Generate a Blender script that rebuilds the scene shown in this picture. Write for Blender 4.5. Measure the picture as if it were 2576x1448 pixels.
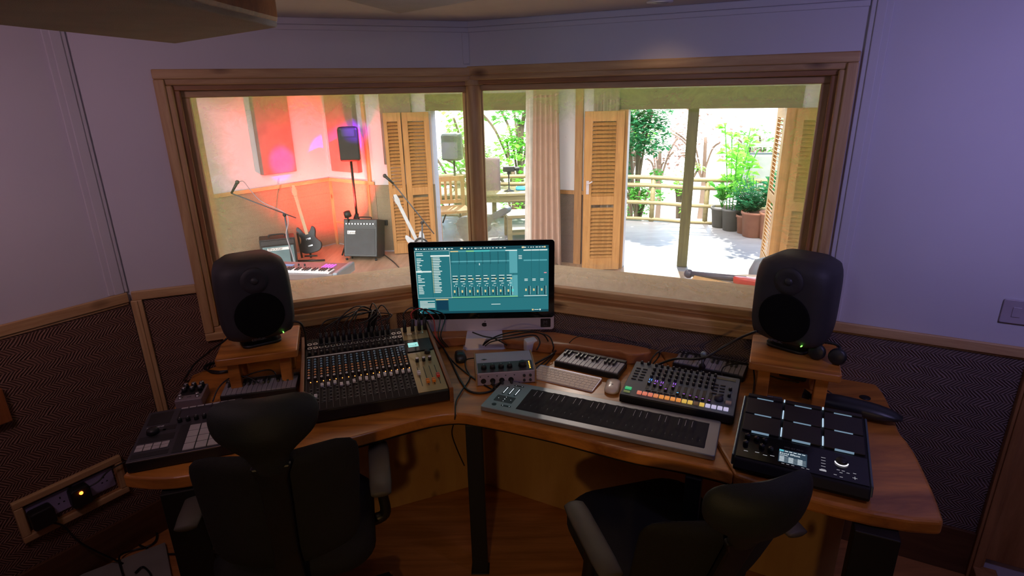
import bpy, bmesh, math, random
from mathutils import Matrix, Vector, Euler
from math import sin, cos, pi, radians as R_
random.seed(7)
for o in list(bpy.data.objects): bpy.data.objects.remove(o)
SC = bpy.context.scene
COL = SC.collection

# ------------------------------------------------------------------ camera
FPX, PITCH, ROLL, ZC = 1456.7, R_(18.762), R_(-1.1506), 1.872
_rt = Vector((cos(ROLL), sin(ROLL)*sin(PITCH), sin(ROLL)*cos(PITCH)))
_up = Vector((-sin(ROLL), cos(ROLL)*sin(PITCH), cos(ROLL)*cos(PITCH)))
_fw = Vector((0, cos(PITCH), -sin(PITCH)))
cam = bpy.data.objects.new('camera', bpy.data.cameras.new('camera'))
COL.objects.link(cam)
m3 = Matrix((_rt, _up, -_fw)).transposed()
cam.matrix_world = Matrix.Translation((0, 0, ZC)) @ m3.to_4x4()
cam.data.sensor_width = 36.0
cam.data.lens = 36.0*FPX/2576
cam.data.clip_start = .02
cam.data.clip_end = 300
SC.camera = cam

def ray(x, y):
    u, v = (x-1288)/FPX, -(y-724)/FPX
    return _rt*u + _up*v + _fw
def P(x, y, z=.75):
    """the point of the horizontal plane z that stands at this place of the photograph"""
    d = ray(x, y); t = (z-ZC)/d.z
    return Vector((d.x*t, d.y*t, z))
def PW(x, y, pt, ang):
    """the point of a vertical wall plane through pt running along ang (degrees)"""
    d = ray(x, y); n = Vector((-sin(R_(ang)), cos(R_(ang)), 0))
    t = (n.x*pt[0]+n.y*pt[1])/(n.x*d.x+n.y*d.y)
    return d*t + Vector((0, 0, ZC))

# ------------------------------------------------------------------ view, world, sun
SC.view_settings.view_transform = 'Standard'
SC.view_settings.look = 'None'
SC.view_settings.gamma = 1
SC.view_settings.use_curve_mapping = False
SC.view_settings.exposure = 0.0
try:
    SC.cycles.max_bounces = 8; SC.cycles.transparent_max_bounces = 12
    SC.cycles.sample_clamp_indirect = 4
    SC.cycles.use_denoising = True
except Exception: pass

W = bpy.data.worlds.new('sky'); SC.world = W; W.use_nodes = True
nt = W.node_tree; nt.nodes.clear()
sky = nt.nodes.new('ShaderNodeTexSky'); sky.sky_type = 'NISHITA'
sky.sun_disc = False; sky.sun_elevation = R_(55); sky.sun_rotation = R_(200); sky.air_density = 1.2; sky.dust_density = 4
bg = nt.nodes.new('ShaderNodeBackground'); bg.inputs[1].default_value = 1.3
wo = nt.nodes.new('ShaderNodeOutputWorld')
nt.links.new(sky.outputs[0], bg.inputs[0]); nt.links.new(bg.outputs[0], wo.inputs[0])

def light(name, kind, loc, energy, color=(1, 1, 1), size=.1, target=None, spot=60, blend=.5):
    l = bpy.data.lights.new(name, kind); l.energy = energy; l.color = color
    if kind == 'AREA': l.size = size
    elif kind == 'SUN': l.angle = R_(1)
    else: l.shadow_soft_size = size
    if kind == 'SPOT': l.spot_size = R_(spot); l.spot_blend = blend
    o = bpy.data.objects.new(name, l); COL.objects.link(o); o.location = loc
    if target is not None:
        o.rotation_euler = (Vector(target)-Vector(loc)).to_track_quat('-Z', 'Y').to_euler()
    return o
light('sun', 'SUN', (3.3, 14.4, 5.4), 11.0, (1, .95, .87), target=(2.2, 8.4, 0))
# coloured stage lamps of the live room (their housings are built with the lamps further down)
RED_AT, BLUE_AT, BLUE2_AT = Vector((-2.36, 8.22, .34)), Vector((-.9, 7.0, 2.3)), Vector((-1.2, 6.6, 2.3))
light('red_stage_light', 'SPOT', RED_AT, 640, (1, .03, .025), .03, (-2.85, 9.10, 1.05), 150, .9)
light('blue_stage_light', 'SPOT', BLUE_AT, 2200, (.22, .0, 1), .02, (-2.52, 8.8, 1.15), 13, .7)
light('blue_stage_light', 'SPOT', BLUE2_AT, 900, (.12, .02, 1), .02, (-3.45, 8.6, .85), 9, .8)
# control room: added unseen wash lights under the ceiling, then the recessed downlights
WASH = [((1.35, .75, 2.09), (.50, .42, 1), (1.75, 2.2, 1.35), 4.6, 'violet'), ((-1.35, .85, 2.09), (1, .62, .80), (-1.75, 2.4, 1.35), 2.5, 'pink'), ((-.05, 1.0, 2.09), (.62, .68, 1), (0, 2.9, 1.75), 2.4, 'blue')]
for q, c, tg, e, nm_ in WASH:
    o = light('%s_wash' % nm_, 'AREA', q, e, c, .25, tg); o.data.spread = R_(130)
DOWN = [(P(1660, 3, 2.165).x, P(1660, 3, 2.165).y), (-.12, 1.42), (-1.35, 1.35)]
DOWN_E = [.5, 21, 1.5]
light('added_warm_fill', 'SPOT', (-.35, -1.5, 1.7), 42, (1, .60, .22), .08, (.22, 2.3, .20), 48, 1)  # added fill so warm light reaches the plywood under the desk
LIVE_DOWN = [(-2.6, 6.4), (-1.2, 5.6), (.6, 5.2)]
for (dx, dy), e in zip(LIVE_DOWN, (75, 100, 110)): light('live_downlight_beam', 'SPOT', (dx, dy, 2.72), e, (1, .86, .76), .05, (dx-.3, dy+.2, 0), 150, .6)
for (dx, dy), e in zip(DOWN, DOWN_E):
    light('downlight_beam', 'SPOT', (dx, dy, 2.135), e, (1, .66, .34), .03, (dx, dy, 0), 125, .7)

# ------------------------------------------------------------------ materials
MATS = {}
def _m(name):
    m = bpy.data.materials.new(name); m.use_nodes = True
    n = m.node_tree.nodes; return m, m.node_tree, n, n['Principled BSDF']
def mat(name, col, rough=.5, metal=0, var=.12, scale=8, bump=0, bscale=60, coat=0, emit=None, es=0, spec=.5, alpha=1):
    if name in MATS: return MATS[name]
    m, t, n, b = _m(name)
    L = t.links.new
    tc = n.new('ShaderNodeTexCoord'); nz = n.new('ShaderNodeTexNoise')
    nz.inputs['Scale'].default_value = scale; nz.inputs['Detail'].default_value = 4
    L(tc.outputs['Object'], nz.inputs['Vector'])
    cr = n.new('ShaderNodeValToRGB'); c = Vector(col[:3])
    cr.color_ramp.elements[0].position = .3; cr.color_ramp.elements[1].position = .7
    cr.color_ramp.elements[0].color = (*(c*(1-var)), 1); cr.color_ramp.elements[1].color = (*[min(1, v*(1+var)) for v in c], 1)
    L(nz.outputs[0], cr.inputs[0]); L(cr.outputs[0], b.inputs['Base Color'])
    b.inputs['Roughness'].default_value = rough; b.inputs['Metallic'].default_value = metal
    b.inputs['Specular IOR Level'].default_value = spec
    if coat: b.inputs['Coat Weight'].default_value = coat; b.inputs['Coat Roughness'].default_value = .15
    if bump:
        nb = n.new('ShaderNodeTexNoise'); nb.inputs['Scale'].default_value = bscale; L(tc.outputs['Object'], nb.inputs['Vector'])
        bp = n.new('ShaderNodeBump'); bp.inputs['Strength'].default_value = bump; bp.inputs['Distance'].default_value = .004
        L(nb.outputs[0], bp.inputs['Height']); L(bp.outputs[0], b.inputs['Normal'])
    if emit: b.inputs['Emission Color'].default_value = (*emit, 1); b.inputs['Emission Strength'].default_value = es
    MATS[name] = m; return m
def glow(name, col, s=1): return mat(name, tuple(v*.2 for v in col), .4, var=.02, emit=col, es=s)
def wood(name, c1, c2, axis='X', scale=6, rough=.45, coat=0, knots=.0, bump=.15, stretch=12):
    """grain stretched along one axis of the object's own space, with darker knots"""
    if name in MATS: return MATS[name]
    m, t, n, b = _m(name); L = t.links.new
    tc = n.new('ShaderNodeTexCoord'); mp = n.new('ShaderNodeMapping')
    s = [stretch]*3; s['XYZ'.index(axis)] = 1; mp.inputs['Scale'].default_value = s
    L(tc.outputs['Object'], mp.inputs[0])
    n1 = n.new('ShaderNodeTexNoise'); n1.inputs['Scale'].default_value = scale*.35; n1.inputs['Detail'].default_value = 8
    n1.inputs['Roughness'].default_value = .65; n1.inputs['Distortion'].default_value = .6
    L(mp.outputs[0], n1.inputs['Vector'])
    cr = n.new('ShaderNodeValToRGB'); e = cr.color_ramp.elements
    e[0].position = .32; e[0].color = (*c2, 1); e[1].position = .66; e[1].color = (*c1, 1)
    L(n1.outputs[0], cr.inputs[0]); out = cr.outputs[0]
    if knots:
        vo = n.new('ShaderNodeTexVoronoi'); vo.inputs['Scale'].default_value = knots
        mk = n.new('ShaderNodeMapping'); sk = [2.2]*3; sk['XYZ'.index(axis)] = 1; mk.inputs['Scale'].default_value = sk
        L(tc.outputs['Object'], mk.inputs[0]); L(mk.outputs[0], vo.inputs['Vector'])
        kr = n.new('ShaderNodeValToRGB'); kr.color_ramp.elements[0].position = .05; kr.color_ramp.elements[1].position = .16
        kr.color_ramp.elements[0].color = (1, 1, 1, 1); kr.color_ramp.elements[1].color = (0, 0, 0, 1)
        L(vo.outputs['Distance'], kr.inputs[0])
        mx = n.new('ShaderNodeMixRGB'); mx.inputs[2].default_value = (c2[0]*.35, c2[1]*.3, c2[2]*.3, 1)
        L(kr.outputs[0], mx.inputs[0]); L(out, mx.inputs[1]); out = mx.outputs[0]
    L(out, b.inputs['Base Color'])
    b.inputs['Roughness'].default_value = rough
    if coat: b.inputs['Coat Weight'].default_value = coat; b.inputs['Coat Roughness'].default_value = .22
    bp = n.new('ShaderNodeBump'); bp.inputs['Strength'].default_value = bump; bp.inputs['Distance'].default_value = .003
    L(n1.outputs[0], bp.inputs['Height']); L(bp.outputs[0], b.inputs['Normal'])
    MATS[name] = m; return m
def weave(name, c1, c2, N=62, w=.03):
    """herringbone palm matting in the wall's x-z plane"""
    m, t, n, b = _m(name); L = t.links.new
    tc = n.new('ShaderNodeTexCoord'); sp = n.new('ShaderNodeSeparateXYZ')
    nz = n.new('ShaderNodeTexNoise'); nz.inputs['Scale'].default_value = 9
    L(tc.outputs['Object'], nz.inputs['Vector'])
    va = n.new('ShaderNodeVectorMath'); va.operation = 'SCALE'; va.inputs['Scale'].default_value = .03; L(nz.outputs['Color'], va.inputs[0])
    vb = n.new('ShaderNodeVectorMath'); vb.operation = 'ADD'; L(tc.outputs['Object'], vb.inputs[0]); L(va.outputs[0], vb.inputs[1])
    L(vb.outputs[0], sp.inputs[0])
    def mth(op, a, c=None, bb=None):
        q = n.new('ShaderNodeMath'); q.operation = op
        for i, v in enumerate((a, c, bb)):
            if v is None: continue
            if isinstance(v, (int, float)): q.inputs[i].default_value = v
            else: L(v, q.inputs[i])
        return q.outputs[0]
    zz = mth('PINGPONG', sp.outputs['Z'], w)
    k = mth('ADD', sp.outputs['X'], zz)
    f = mth('PINGPONG', mth('MULTIPLY', k, N), .5)
    g = mth('MULTIPLY', f, 2.0)
    seam = mth('SMOOTH_MIN', mth('ADD', mth('MULTIPLY', mth('PINGPONG', sp.outputs['Z'], .11), 60), .55), 1.0, .3)
    h = mth('MULTIPLY', g, seam)
    n2 = n.new('ShaderNodeTexNoise'); n2.inputs['Scale'].default_value = 45; n2.inputs['Detail'].default_value = 5
    L(tc.outputs['Object'], n2.inputs['Vector'])
    hh = mth('MULTIPLY', h, mth('ADD', n2.outputs[0], .45))
    cr = n.new('ShaderNodeValToRGB'); cr.color_ramp.elements[0].color = (*c2, 1); cr.color_ramp.elements[1].color = (*c1, 1)
    cr.color_ramp.elements[0].position = .05; cr.color_ramp.elements[1].position = .8
    L(hh, cr.inputs[0]); L(cr.outputs[0], b.inputs['Base Color']); b.inputs['Roughness'].default_value = .8
    bp = n.new('ShaderNodeBump'); bp.inputs['Strength'].default_value = .8; bp.inputs['Distance'].default_value = .006
    L(hh, bp.inputs['Height']); L(bp.outputs[0], b.inputs['Normal'])
    MATS[name] = m; return m
def leafm(name, c):
    if name in MATS: return MATS[name]
    m = mat(name, c, .45, var=.5, scale=3, spec=.3); t = m.node_tree; n = t.nodes; b = n['Principled BSDF']
    tl = n.new('ShaderNodeBsdfTranslucent'); tl.inputs[0].default_value = (*[min(1, v*1.6) for v in c], 1); mx = n.new('ShaderNodeMixShader'); mx.inputs[0].default_value = .5
    t.links.new(b.outputs[0], mx.inputs[1]); t.links.new(tl.outputs[0], mx.inputs[2]); t.links.new(mx.outputs[0], n['Material Output'].inputs[0]); return m

PLASTER = mat('painted board', (.60, .585, .62), .6, var=.03, scale=2, bump=.1, bscale=30)
CEIL = mat('ceiling paint', (.60, .57, .58), .7, var=.03)
PINE = wood('pine trim x', (.62, .41, .19), (.40, .22, .085), 'X', knots=3, rough=.5)
PINEZ = wood('pine trim z', (.62, .41, .19), (.40, .22, .085), 'Z', knots=3, rough=.5)
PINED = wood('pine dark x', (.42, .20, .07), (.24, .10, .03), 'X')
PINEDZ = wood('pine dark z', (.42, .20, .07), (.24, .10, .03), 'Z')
PALEZ = wood('pale pine z', (.62, .5, .27), (.48, .36, .17), 'Z')
PALE = wood('pale pine x', (.62, .5, .27), (.48, .36, .17), 'X')
DESKW = wood('desk hardwood', (.70, .27, .045), (.24, .075, .012), 'X', scale=5, rough=.34, coat=.35, stretch=7, bump=.05)
LEDGE = wood('ledge hardwood', (.42, .16, .055), (.27, .09, .03), 'X', scale=5, rough=.4, coat=.3)
PLY = wood('plywood', (.50, .30, .10), (.38, .20, .065), 'Z', scale=4, rough=.5, knots=3.2, stretch=4)
FLOORW = wood('floor board', (.55, .23, .07), (.30, .11, .03), 'X', scale=5, rough=.35, coat=.2)
LFLOOR = wood('live room board', (.50, .34, .22), (.34, .21, .12), 'Y', scale=4, rough=.35, coat=.2)
DECKW = wood('deck board', (.30, .28, .27), (.20, .185, .18), 'X', scale=5, rough=.45, coat=.1)
WEAVE = weave('palm weave', (.30, .16, .105), (.10, .047, .03), N=80)
WEAVE2 = weave('palm weave grey', (.27, .19, .165), (.10, .066, .056), N=80)
WEAVE3 = weave('palm weave pale', (.42, .36, .24), (.24, .18, .11))
SHUT = wood('shutter wood', (.52, .27, .09), (.36, .165, .05), 'Z', rough=.5)
POLE = wood('pole wood', (.30, .25, .12), (.2, .16, .07), 'X')
BLACK = mat('black plastic', (.012, .012, .013), .42)
BLACKM = mat('black mesh fabric', (.011, .011, .012), .85, bump=.3, bscale=400)
SATIN = mat('satin black', (.017, .018, .020), .3)
CHARC = mat('charcoal paint', (.028, .026, .030), .6, bump=.15, bscale=300)
GREY = mat('grey plastic', (.10, .10, .11), .45)
DGREY = mat('dark grey plastic', (.035, .035, .038), .45)
METAL = mat('steel', (.55, .55, .56), .28, 1)
ALU = mat('brushed aluminium', (.62, .58, .66), .4, .3, var=.04)
WHITE = mat('white plastic', (.75, .72, .76), .4, var=.03)
FRAMEBLK = mat('black powder coat', (.006, .006, .006), .6)
RUBBER = mat('black rubber', (.010, .010, .010), .5)
LINE = mat('print white', (.65, .65, .68), .5)

# ------------------------------------------------------------------ mesh building
class MB:
    def __init__(s): s.v = []; s.f = []; s.m = []; s.mats = []; s.sm = []
    def _mi(s, m):
        if m not in s.mats: s.mats.append(m)
        return s.mats.index(m)
    def add(s, vs, fs, m, smooth=False, T=None):
        b = len(s.v); mi = s._mi(m)
        for q in vs:
            q = Vector(q)
            s.v.append(T @ q if T is not None else q)
        for f in fs: s.f.append([b+i for i in f]); s.m.append(mi); s.sm.append(smooth)
        return s
    def box(s, x0, x1, y0, y1, z0, z1, m, T=None):
        vs = [(x, y, z) for z in (z0, z1) for y in (y0, y1) for x in (x0, x1)]
        return s.add(vs, [(0, 2, 3, 1), (4, 5, 7, 6), (0, 1, 5, 4), (2, 6, 7, 3), (0, 4, 6, 2), (1, 3, 7, 5)], m, False, T)
    def cbox(s, c, w, d, h, m, T=None):
        return s.box(c[0]-w/2, c[0]+w/2, c[1]-d/2, c[1]+d/2, c[2], c[2]+h, m, T)
    def prism(s, poly, z0, z1, m, T=None, smooth=False):
        n = len(poly)
        z0f = z0 if callable(z0) else (lambda x, y: z0); z1f = z1 if callable(z1) else (lambda x, y: z1)
        vs = [(x, y, z0f(x, y)) for x, y in poly]+[(x, y, z1f(x, y)) for x, y in poly]
        fs = [list(range(n))[::-1], list(range(n, 2*n))]
        s.add(vs, fs, m, False, T)
        b = len(s.v)-2*n; mi = s._mi(m)
        for i in range(n):
            j = (i+1) % n; s.f.append([b+i, b+j, b+n+j, b+n+i]); s.m.append(mi); s.sm.append(smooth)
        return s
    def rbox(s, cx, cy, w, d, z0, z1, r, m, T=None, n=5):
        return s.prism(rrect(cx, cy, w, d, r, n), z0, z1, m, T, True)
    def cyl(s, a, b, r, m, n=16, r2=None, T=None, smooth=True):
        a, b = Vector(a), Vector(b); r2 = r if r2 is None else r2
        ax = (b-a).normalized(); q = Vector((1, 0, 0)) if abs(ax.x) < .8 else Vector((0, 1, 0))
        u = ax.cross(q).normalized(); w = ax.cross(u)
        vs = [a+(u*cos(2*pi*i/n)+w*sin(2*pi*i/n))*r for i in range(n)]+[b+(u*cos(2*pi*i/n)+w*sin(2*pi*i/n))*r2 for i in range(n)]
        s.add(vs, [(i, (i+1) % n, n+(i+1) % n, n+i) for i in range(n)], m, smooth, T)
        k = len(s.v)-2*n; mi = s._mi(m)
        s.f.append([k+i for i in range(n)][::-1]); s.f.append([k+n+i for i in range(n)])
        s.m += [mi, mi]; s.sm += [False, False]; return s
    def loft(s, rings, m, T=None, cap=True, smooth=True):
        n = len(rings[0]); vs = [p for r in rings for p in r]; fs = []
        for k in range(len(rings)-1):
            for i in range(n):
                j = (i+1) % n; fs.append((k*n+i, k*n+j, (k+1)*n+j, (k+1)*n+i))
        s.add(vs, fs, m, smooth, T)
        if cap:
            b = len(s.v)-len(vs); mi = s._mi(m)
            s.f.append([b+i for i in range(n)][::-1]); s.f.append([b+len(vs)-n+i for i in range(n)]); s.m += [mi, mi]; s.sm += [smooth, smooth]
        return s
    def lathe(s, prof, m, c=(0, 0, 0), n=20, T=None, smooth=True):
        c = Vector(c)
        return s.loft([[c+Vector((r*cos(2*pi*i/n), r*sin(2*pi*i/n), z)) for i in range(n)] for r, z in prof], m, T, True, smooth)
    def tube(s, pts, r, m, n=8, T=None, sub=6):
        pts = [Vector(p) for p in pts]
        if sub > 1 and len(pts) > 2: pts = spline(pts, sub)
        rings = []; prev = None
        for i, p in enumerate(pts):
            t = (pts[min(i+1, len(pts)-1)]-pts[max(i-1, 0)]).normalized()
            if prev is None:
                q = Vector((0, 0, 1)) if abs(t.z) < .9 else Vector((1, 0, 0)); u = t.cross(q).normalized()
            else:
                u = (prev-t*prev.dot(t))
                u = u.normalized() if u.length > 1e-6 else t.orthogonal().normalized()
            prev = u; w = t.cross(u); rr = r(i/(len(pts)-1)) if callable(r) else r
            rings.append([p+(u*cos(2*pi*k/n)+w*sin(2*pi*k/n))*rr for k in range(n)])
        return s.loft(rings, m, T)
    def sphere(s, c, r, m, n=14, k=8, sc=(1, 1, 1), T=None):
        rings = []
        for a in range(1, k):
            t = pi*a/k
            rings.append([(c[0]+r*sc[0]*sin(t)*cos(2*pi*i/n), c[1]+r*sc[1]*sin(t)*sin(2*pi*i/n), c[2]-r*sc[2]*cos(t)) for i in range(n)])
        return s.loft(rings, m, T)
    def text(s, txt, size, m, T, depth=.0004, align='LEFT'):
        c = bpy.data.curves.new('t', 'FONT'); c.body = txt; c.size = size; c.extrude = depth; c.align_x = align; c.resolution_u = 2
        o = bpy.data.objects.new('t', c); COL.objects.link(o)
        dg = bpy.context.evaluated_depsgraph_get(); me = bpy.data.meshes.new_from_object(o.evaluated_get(dg))
        s.add([v.co for v in me.vertices], [list(p.vertices) for p in me.polygons], m, False, T)
        bpy.data.objects.remove(o); bpy.data.curves.remove(c); bpy.data.meshes.remove(me); return s
    def build(s, name, parent=None, M=None, bevel=0, seg=2, recalc=True, subsurf=0):
        me = bpy.data.meshes.new(name)
        me.from_pydata([tuple(v) for v in s.v], [], s.f)
        for m in s.mats: me.materials.append(m)
        me.polygons.foreach_set('material_index', s.m); me.polygons.foreach_set('use_smooth', s.sm)
        if recalc:
            bm = bmesh.new(); bm.from_mesh(me); bmesh.ops.recalc_face_normals(bm, faces=bm.faces); bm.to_mesh(me); bm.free()
        o = bpy.data.objects.new(name, me); COL.objects.link(o)
        if parent: o.parent = parent
        if M is not None: o.matrix_local = M
        if bevel:
            b = o.modifiers.new('bevel', 'BEVEL'); b.width = bevel; b.segments = seg; b.limit_method = 'ANGLE'; b.angle_limit = R_(50)
        if subsurf:
            b = o.modifiers.new('sub', 'SUBSURF'); b.levels = subsurf; b.render_levels = subsurf
        return o
def rrect(cx, cy, w, d, r, n=5):
    out = []
    for sx, sy, a0 in ((1, 1, 0), (-1, 1, 90), (-1, -1, 180), (1, -1, 270)):
        for i in range(n+1):
            a = R_(a0+90*i/n); out.append((cx+sx*(w/2-r)+r*cos(a), cy+sy*(d/2-r)+r*sin(a)))
    return out
def spline(p, k):
    out = []; n = len(p)
    for i in range(n-1):
        p0, p1, p2, p3 = p[max(i-1, 0)], p[i], p[i+1], p[min(i+2, n-1)]
        for j in range(k):
            t = j/k; t2 = t*t; t3 = t2*t
            out.append(.5*((2*p1)+(p2-p0)*t+(2*p0-5*p1+4*p2-p3)*t2+(3*p1-p0-3*p2+p3)*t3))
    out.append(p[-1]); return out
def MT(loc=(0, 0, 0), rz=0, rx=0, ry=0):
    return Matrix.Translation(loc) @ Euler((R_(rx), R_(ry), R_(rz)), 'XYZ').to_matrix().to_4x4()
def tag(o, label=None, cat=None, group=None, kind=None):
    for k, v in (('label', label), ('category', cat), ('group', group), ('kind', kind)):
        if v: o[k] = v
    return o
def thing(name, label, cat, loc=(0, 0, 0), rz=0, group=None, M=None):
    o = bpy.data.objects.new(name, None); COL.objects.link(o); o.empty_display_size = .05
    o.matrix_world = M if M is not None else MT(loc, rz)
    bpy.context.view_layer.update()
    return tag(o, label, cat, group)
def kids(o): return [c for c in bpy.data.objects if c.parent == o]
CH = {}
def dup(root, M, label=None, group=None):
    """copy of a thing with copies of its parts and sub-parts"""
    bpy.context.view_layer.update(); ch = {}
    for o in bpy.data.objects: ch.setdefault(o.parent, []).append(o)
    r = root.copy(); COL.objects.link(r); r.matrix_world = M
    if label: r['label'] = label
    if group: r['group'] = group
    def rec(src, dst):
        for c in ch.get(src, []):
            k = c.copy(); COL.objects.link(k); k.parent = dst; k.matrix_local = c.matrix_local.copy(); rec(c, k)
    rec(root, r); return r
def part_copy(o, parent, M):
    c = o.copy(); COL.objects.link(c); c.parent = parent; c.matrix_local = M; return c
def scatter(first, name, parent, mats):
    """first part built; the rest are copies that share its mesh"""
    first.matrix_local = mats[0]
    for M in mats[1:]: part_copy(first, parent, M)
def at_frame(o, ang):  # wall frame: x along the wall, y away from the control room, z up
    return Matrix.Translation((o[0], o[1], 0)) @ Matrix.Rotation(R_(ang), 4, 'Z')
# ------------------------------------------------------------------ control room shell
AA, AB, AL, AR = 20.9, -24.6, 55.0, -28.0
C0 = Vector((-.171, 2.785, 0))
FA, FB = at_frame(C0, AA), at_frame(C0, AB)
SL, SR = -1.499, 1.536           # ends of the two window walls
CLp = FA @ Vector((SL, 0, 0)); CRp = FB @ Vector((SR, 0, 0))
FL, FR = at_frame(CLp, AL), at_frame(CRp, AR)
ZCE = 2.165                      # ceiling
def struct(o, label=None):
    o['kind'] = 'structure'; bpy.context.view_layer.update()
    if label: o['label'] = label; o['category'] = 'room structure'
    return o
L2 = 1.35                        # length of wall_left going back
pL = FL @ Vector((-L2, 0, 0)); pR = FR @ Vector((1.2, 0, 0))
BY = -1.7
m = MB(); poly = [(C0.x, C0.y+.0), (CLp.x, CLp.y), (pL.x, pL.y), (pL.x, BY), (pR.x, BY), (pR.x, pR.y), (CRp.x, CRp.y)]
m.prism(poly, -.08, 0, FLOORW)
struct(m.build('floor'))
m = MB(); m.prism(poly, ZCE, ZCE+.06, CEIL); struct(m.build('ceiling'))
TH = .44
def wall_box(m, s0, s1, z0, z1, mt=PLASTER, d0=0, d1=TH): m.box(s0, s1, d0, d1, z0, z1, mt)
# wall with window on the left
WA = (-1.252, .0, .868, 1.975); WB = (.0, 1.530, .868, 1.98)
m = MB(); wall_box(m, SL, WA[0]+.05, 0, ZCE); wall_box(m, WA[0]+.05, 0, 0, WA[2]+.05); wall_box(m, WA[0]+.05, 0, WA[3]-.05, ZCE)
wallA = struct(m.build('wall_front_left', M=FA), 'white board wall left of the corner, with the window onto the red-lit room')
m = MB(); wall_box(m, WB[1]-.05, SR, 0, ZCE); wall_box(m, 0, WB[1]-.05, 0, WB[2]+.05); wall_box(m, 0, WB[1]-.05, WB[3]-.05, ZCE)
wallB = struct(m.build('wall_front_right', M=FB), 'white board wall right of the corner, with the window onto the terrace')
m = MB(); wall_box(m, -L2, 0, 0, ZCE, d1=.1)
wallL = struct(m.build('wall_left', M=FL), 'white board wall at the left over woven matting')
m = MB(); wall_box(m, 0, 1.2, 0, ZCE, d1=.1)
wallR = struct(m.build('wall_right', M=FR), 'violet-lit white board wall at the right over woven matting')
for nm, a, b in (('wall_back_left', (pL.x, BY), (pL.x, pL.y)), ('wall_back', (pR.x, BY), (pL.x, BY)), ('wall_back_right', (pR.x, pR.y), (pR.x, BY))):
    d = Vector((b[0]-a[0], b[1]-a[1], 0)); m = MB(); m.box(0, d.length, 0, .1, 0, ZCE, PLASTER)
    struct(m.build(nm, M=at_frame(a, math.degrees(math.atan2(d.y, d.x)))))
# woven matting
def mat_panel(wall, s0, s1, z0, z1, mt): 
    m = MB(); m.box(s0, s1, -.008, 0, z0, z1, mt); return m.build('woven_panel', wall)
mat_panel(wallA, SL+.008, WA[0], .2, 1.09, WEAVE); mat_panel(wallA, WA[0], -.005, .2, WA[2], WEAVE)
mat_panel(wallB, .005, WB[1], .2, WB[2], WEAVE2); mat_panel(wallL, -L2, -.008, .16, 1.09, WEAVE); mat_panel(wallR, 0.0, .66, .2, .955, WEAVE2)
# rails, battens, skirting
tn = [0]
def trim(wall, boxes, mt, label, bev=.003):
    tn[0] += 1; m = MB()
    for b in boxes: m.box(*b, mt)
    o = m.build('trim_%d' % tn[0], M=wall.matrix_local.copy(), bevel=bev); struct(o, label); return o
trim(wallL, [(-L2, -.012, -.022, -.008, 1.088, 1.128), (-L2, -.012, -.014, -.008, 1.076, 1.088)], PINE, 'pine rail along the left wall above the matting')
trim(wallA, [(SL+.012, WA[0], -.022, -.008, 1.09, 1.128)], PINE, 'short pine rail between the left corner and the window frame')
trim(wallA, [(SL+.004, SL+.045, -.024, -.008, .2, 1.09), (SL+.018, SL+.03, -.03, -.024, .2, 1.09)], PINEZ, 'upright pine batten in the left corner beside the matting')
trim(wallR, [(.02, 1.2, -.024, -.008, .955, .992), (.02, 1.2, -.014, -.008, .945, .955)], PINE, 'pine rail along the right wall above the matting')
trim(wallA, [(-.46, -.425, -.02, -.008, .2, .868)], PINEZ, 'narrow upright pine batten below the window left of the screen')
trim(wallL, [(-.075, -.004, -.012, 0, 1.128, ZCE), (-.055, -.02, -.018, -.012, 1.128, ZCE)], PLASTER, 'white painted batten up the left corner')
trim(wallR, [(.004, .07, -.012, 0, .992, ZCE), (.02, .05, -.018, -.012, .992, ZCE)], PLASTER, 'white painted batten up the right corner')
trim(wallA, [(SL, 0, -.014, 0, 2.14, ZCE), (SL, 0, -.008, 0, 2.12, 2.14)], PLASTER, 'white painted cornice over the left window')
trim(wallB, [(0, SR, -.014, 0, 2.14, ZCE), (0, SR, -.008, 0, 2.12, 2.14)], PLASTER, 'white painted cornice over the right window')
trim(wallA, [(-.03, .0, -.006, 0, 1.99, 2.12)], PLASTER, 'white joint strip above the corner of the windows')
trim(wallR, [(.655, .70, -.035, -.002, 0, .945), (.665, .69, -.045, -.035, 0, .945)], PINEDZ, 'dark pine upright at the right end of the matting')
trim(wallR, [(.70, 1.2, -.02, -.002, .1, .945)], PINEDZ, 'brown boarded panel at the far right below the rail')
trim(wallR, [(.665, .74, -.10, -.03, 0, .07)], PINEDZ, 'short wooden foot block at the bottom right')
for wl, s0, s1, nm, z in ((wallL, -L2, 0, 'baseboard_left', .16), (wallA, SL, 0, 'baseboard_front_left', .2), (wallB, 0, SR, 'baseboard_front_right', .2), (wallR, 0, .66, 'baseboard_right', .2)):
    m = MB(); m.box(s0, s1, -.02, -.001, 0, z, wood('skirting wood', (.13, .055, .022), (.07, .025, .01), 'X')); struct(m.build(nm, M=wl.matrix_local.copy(), bevel=.003))

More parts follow.
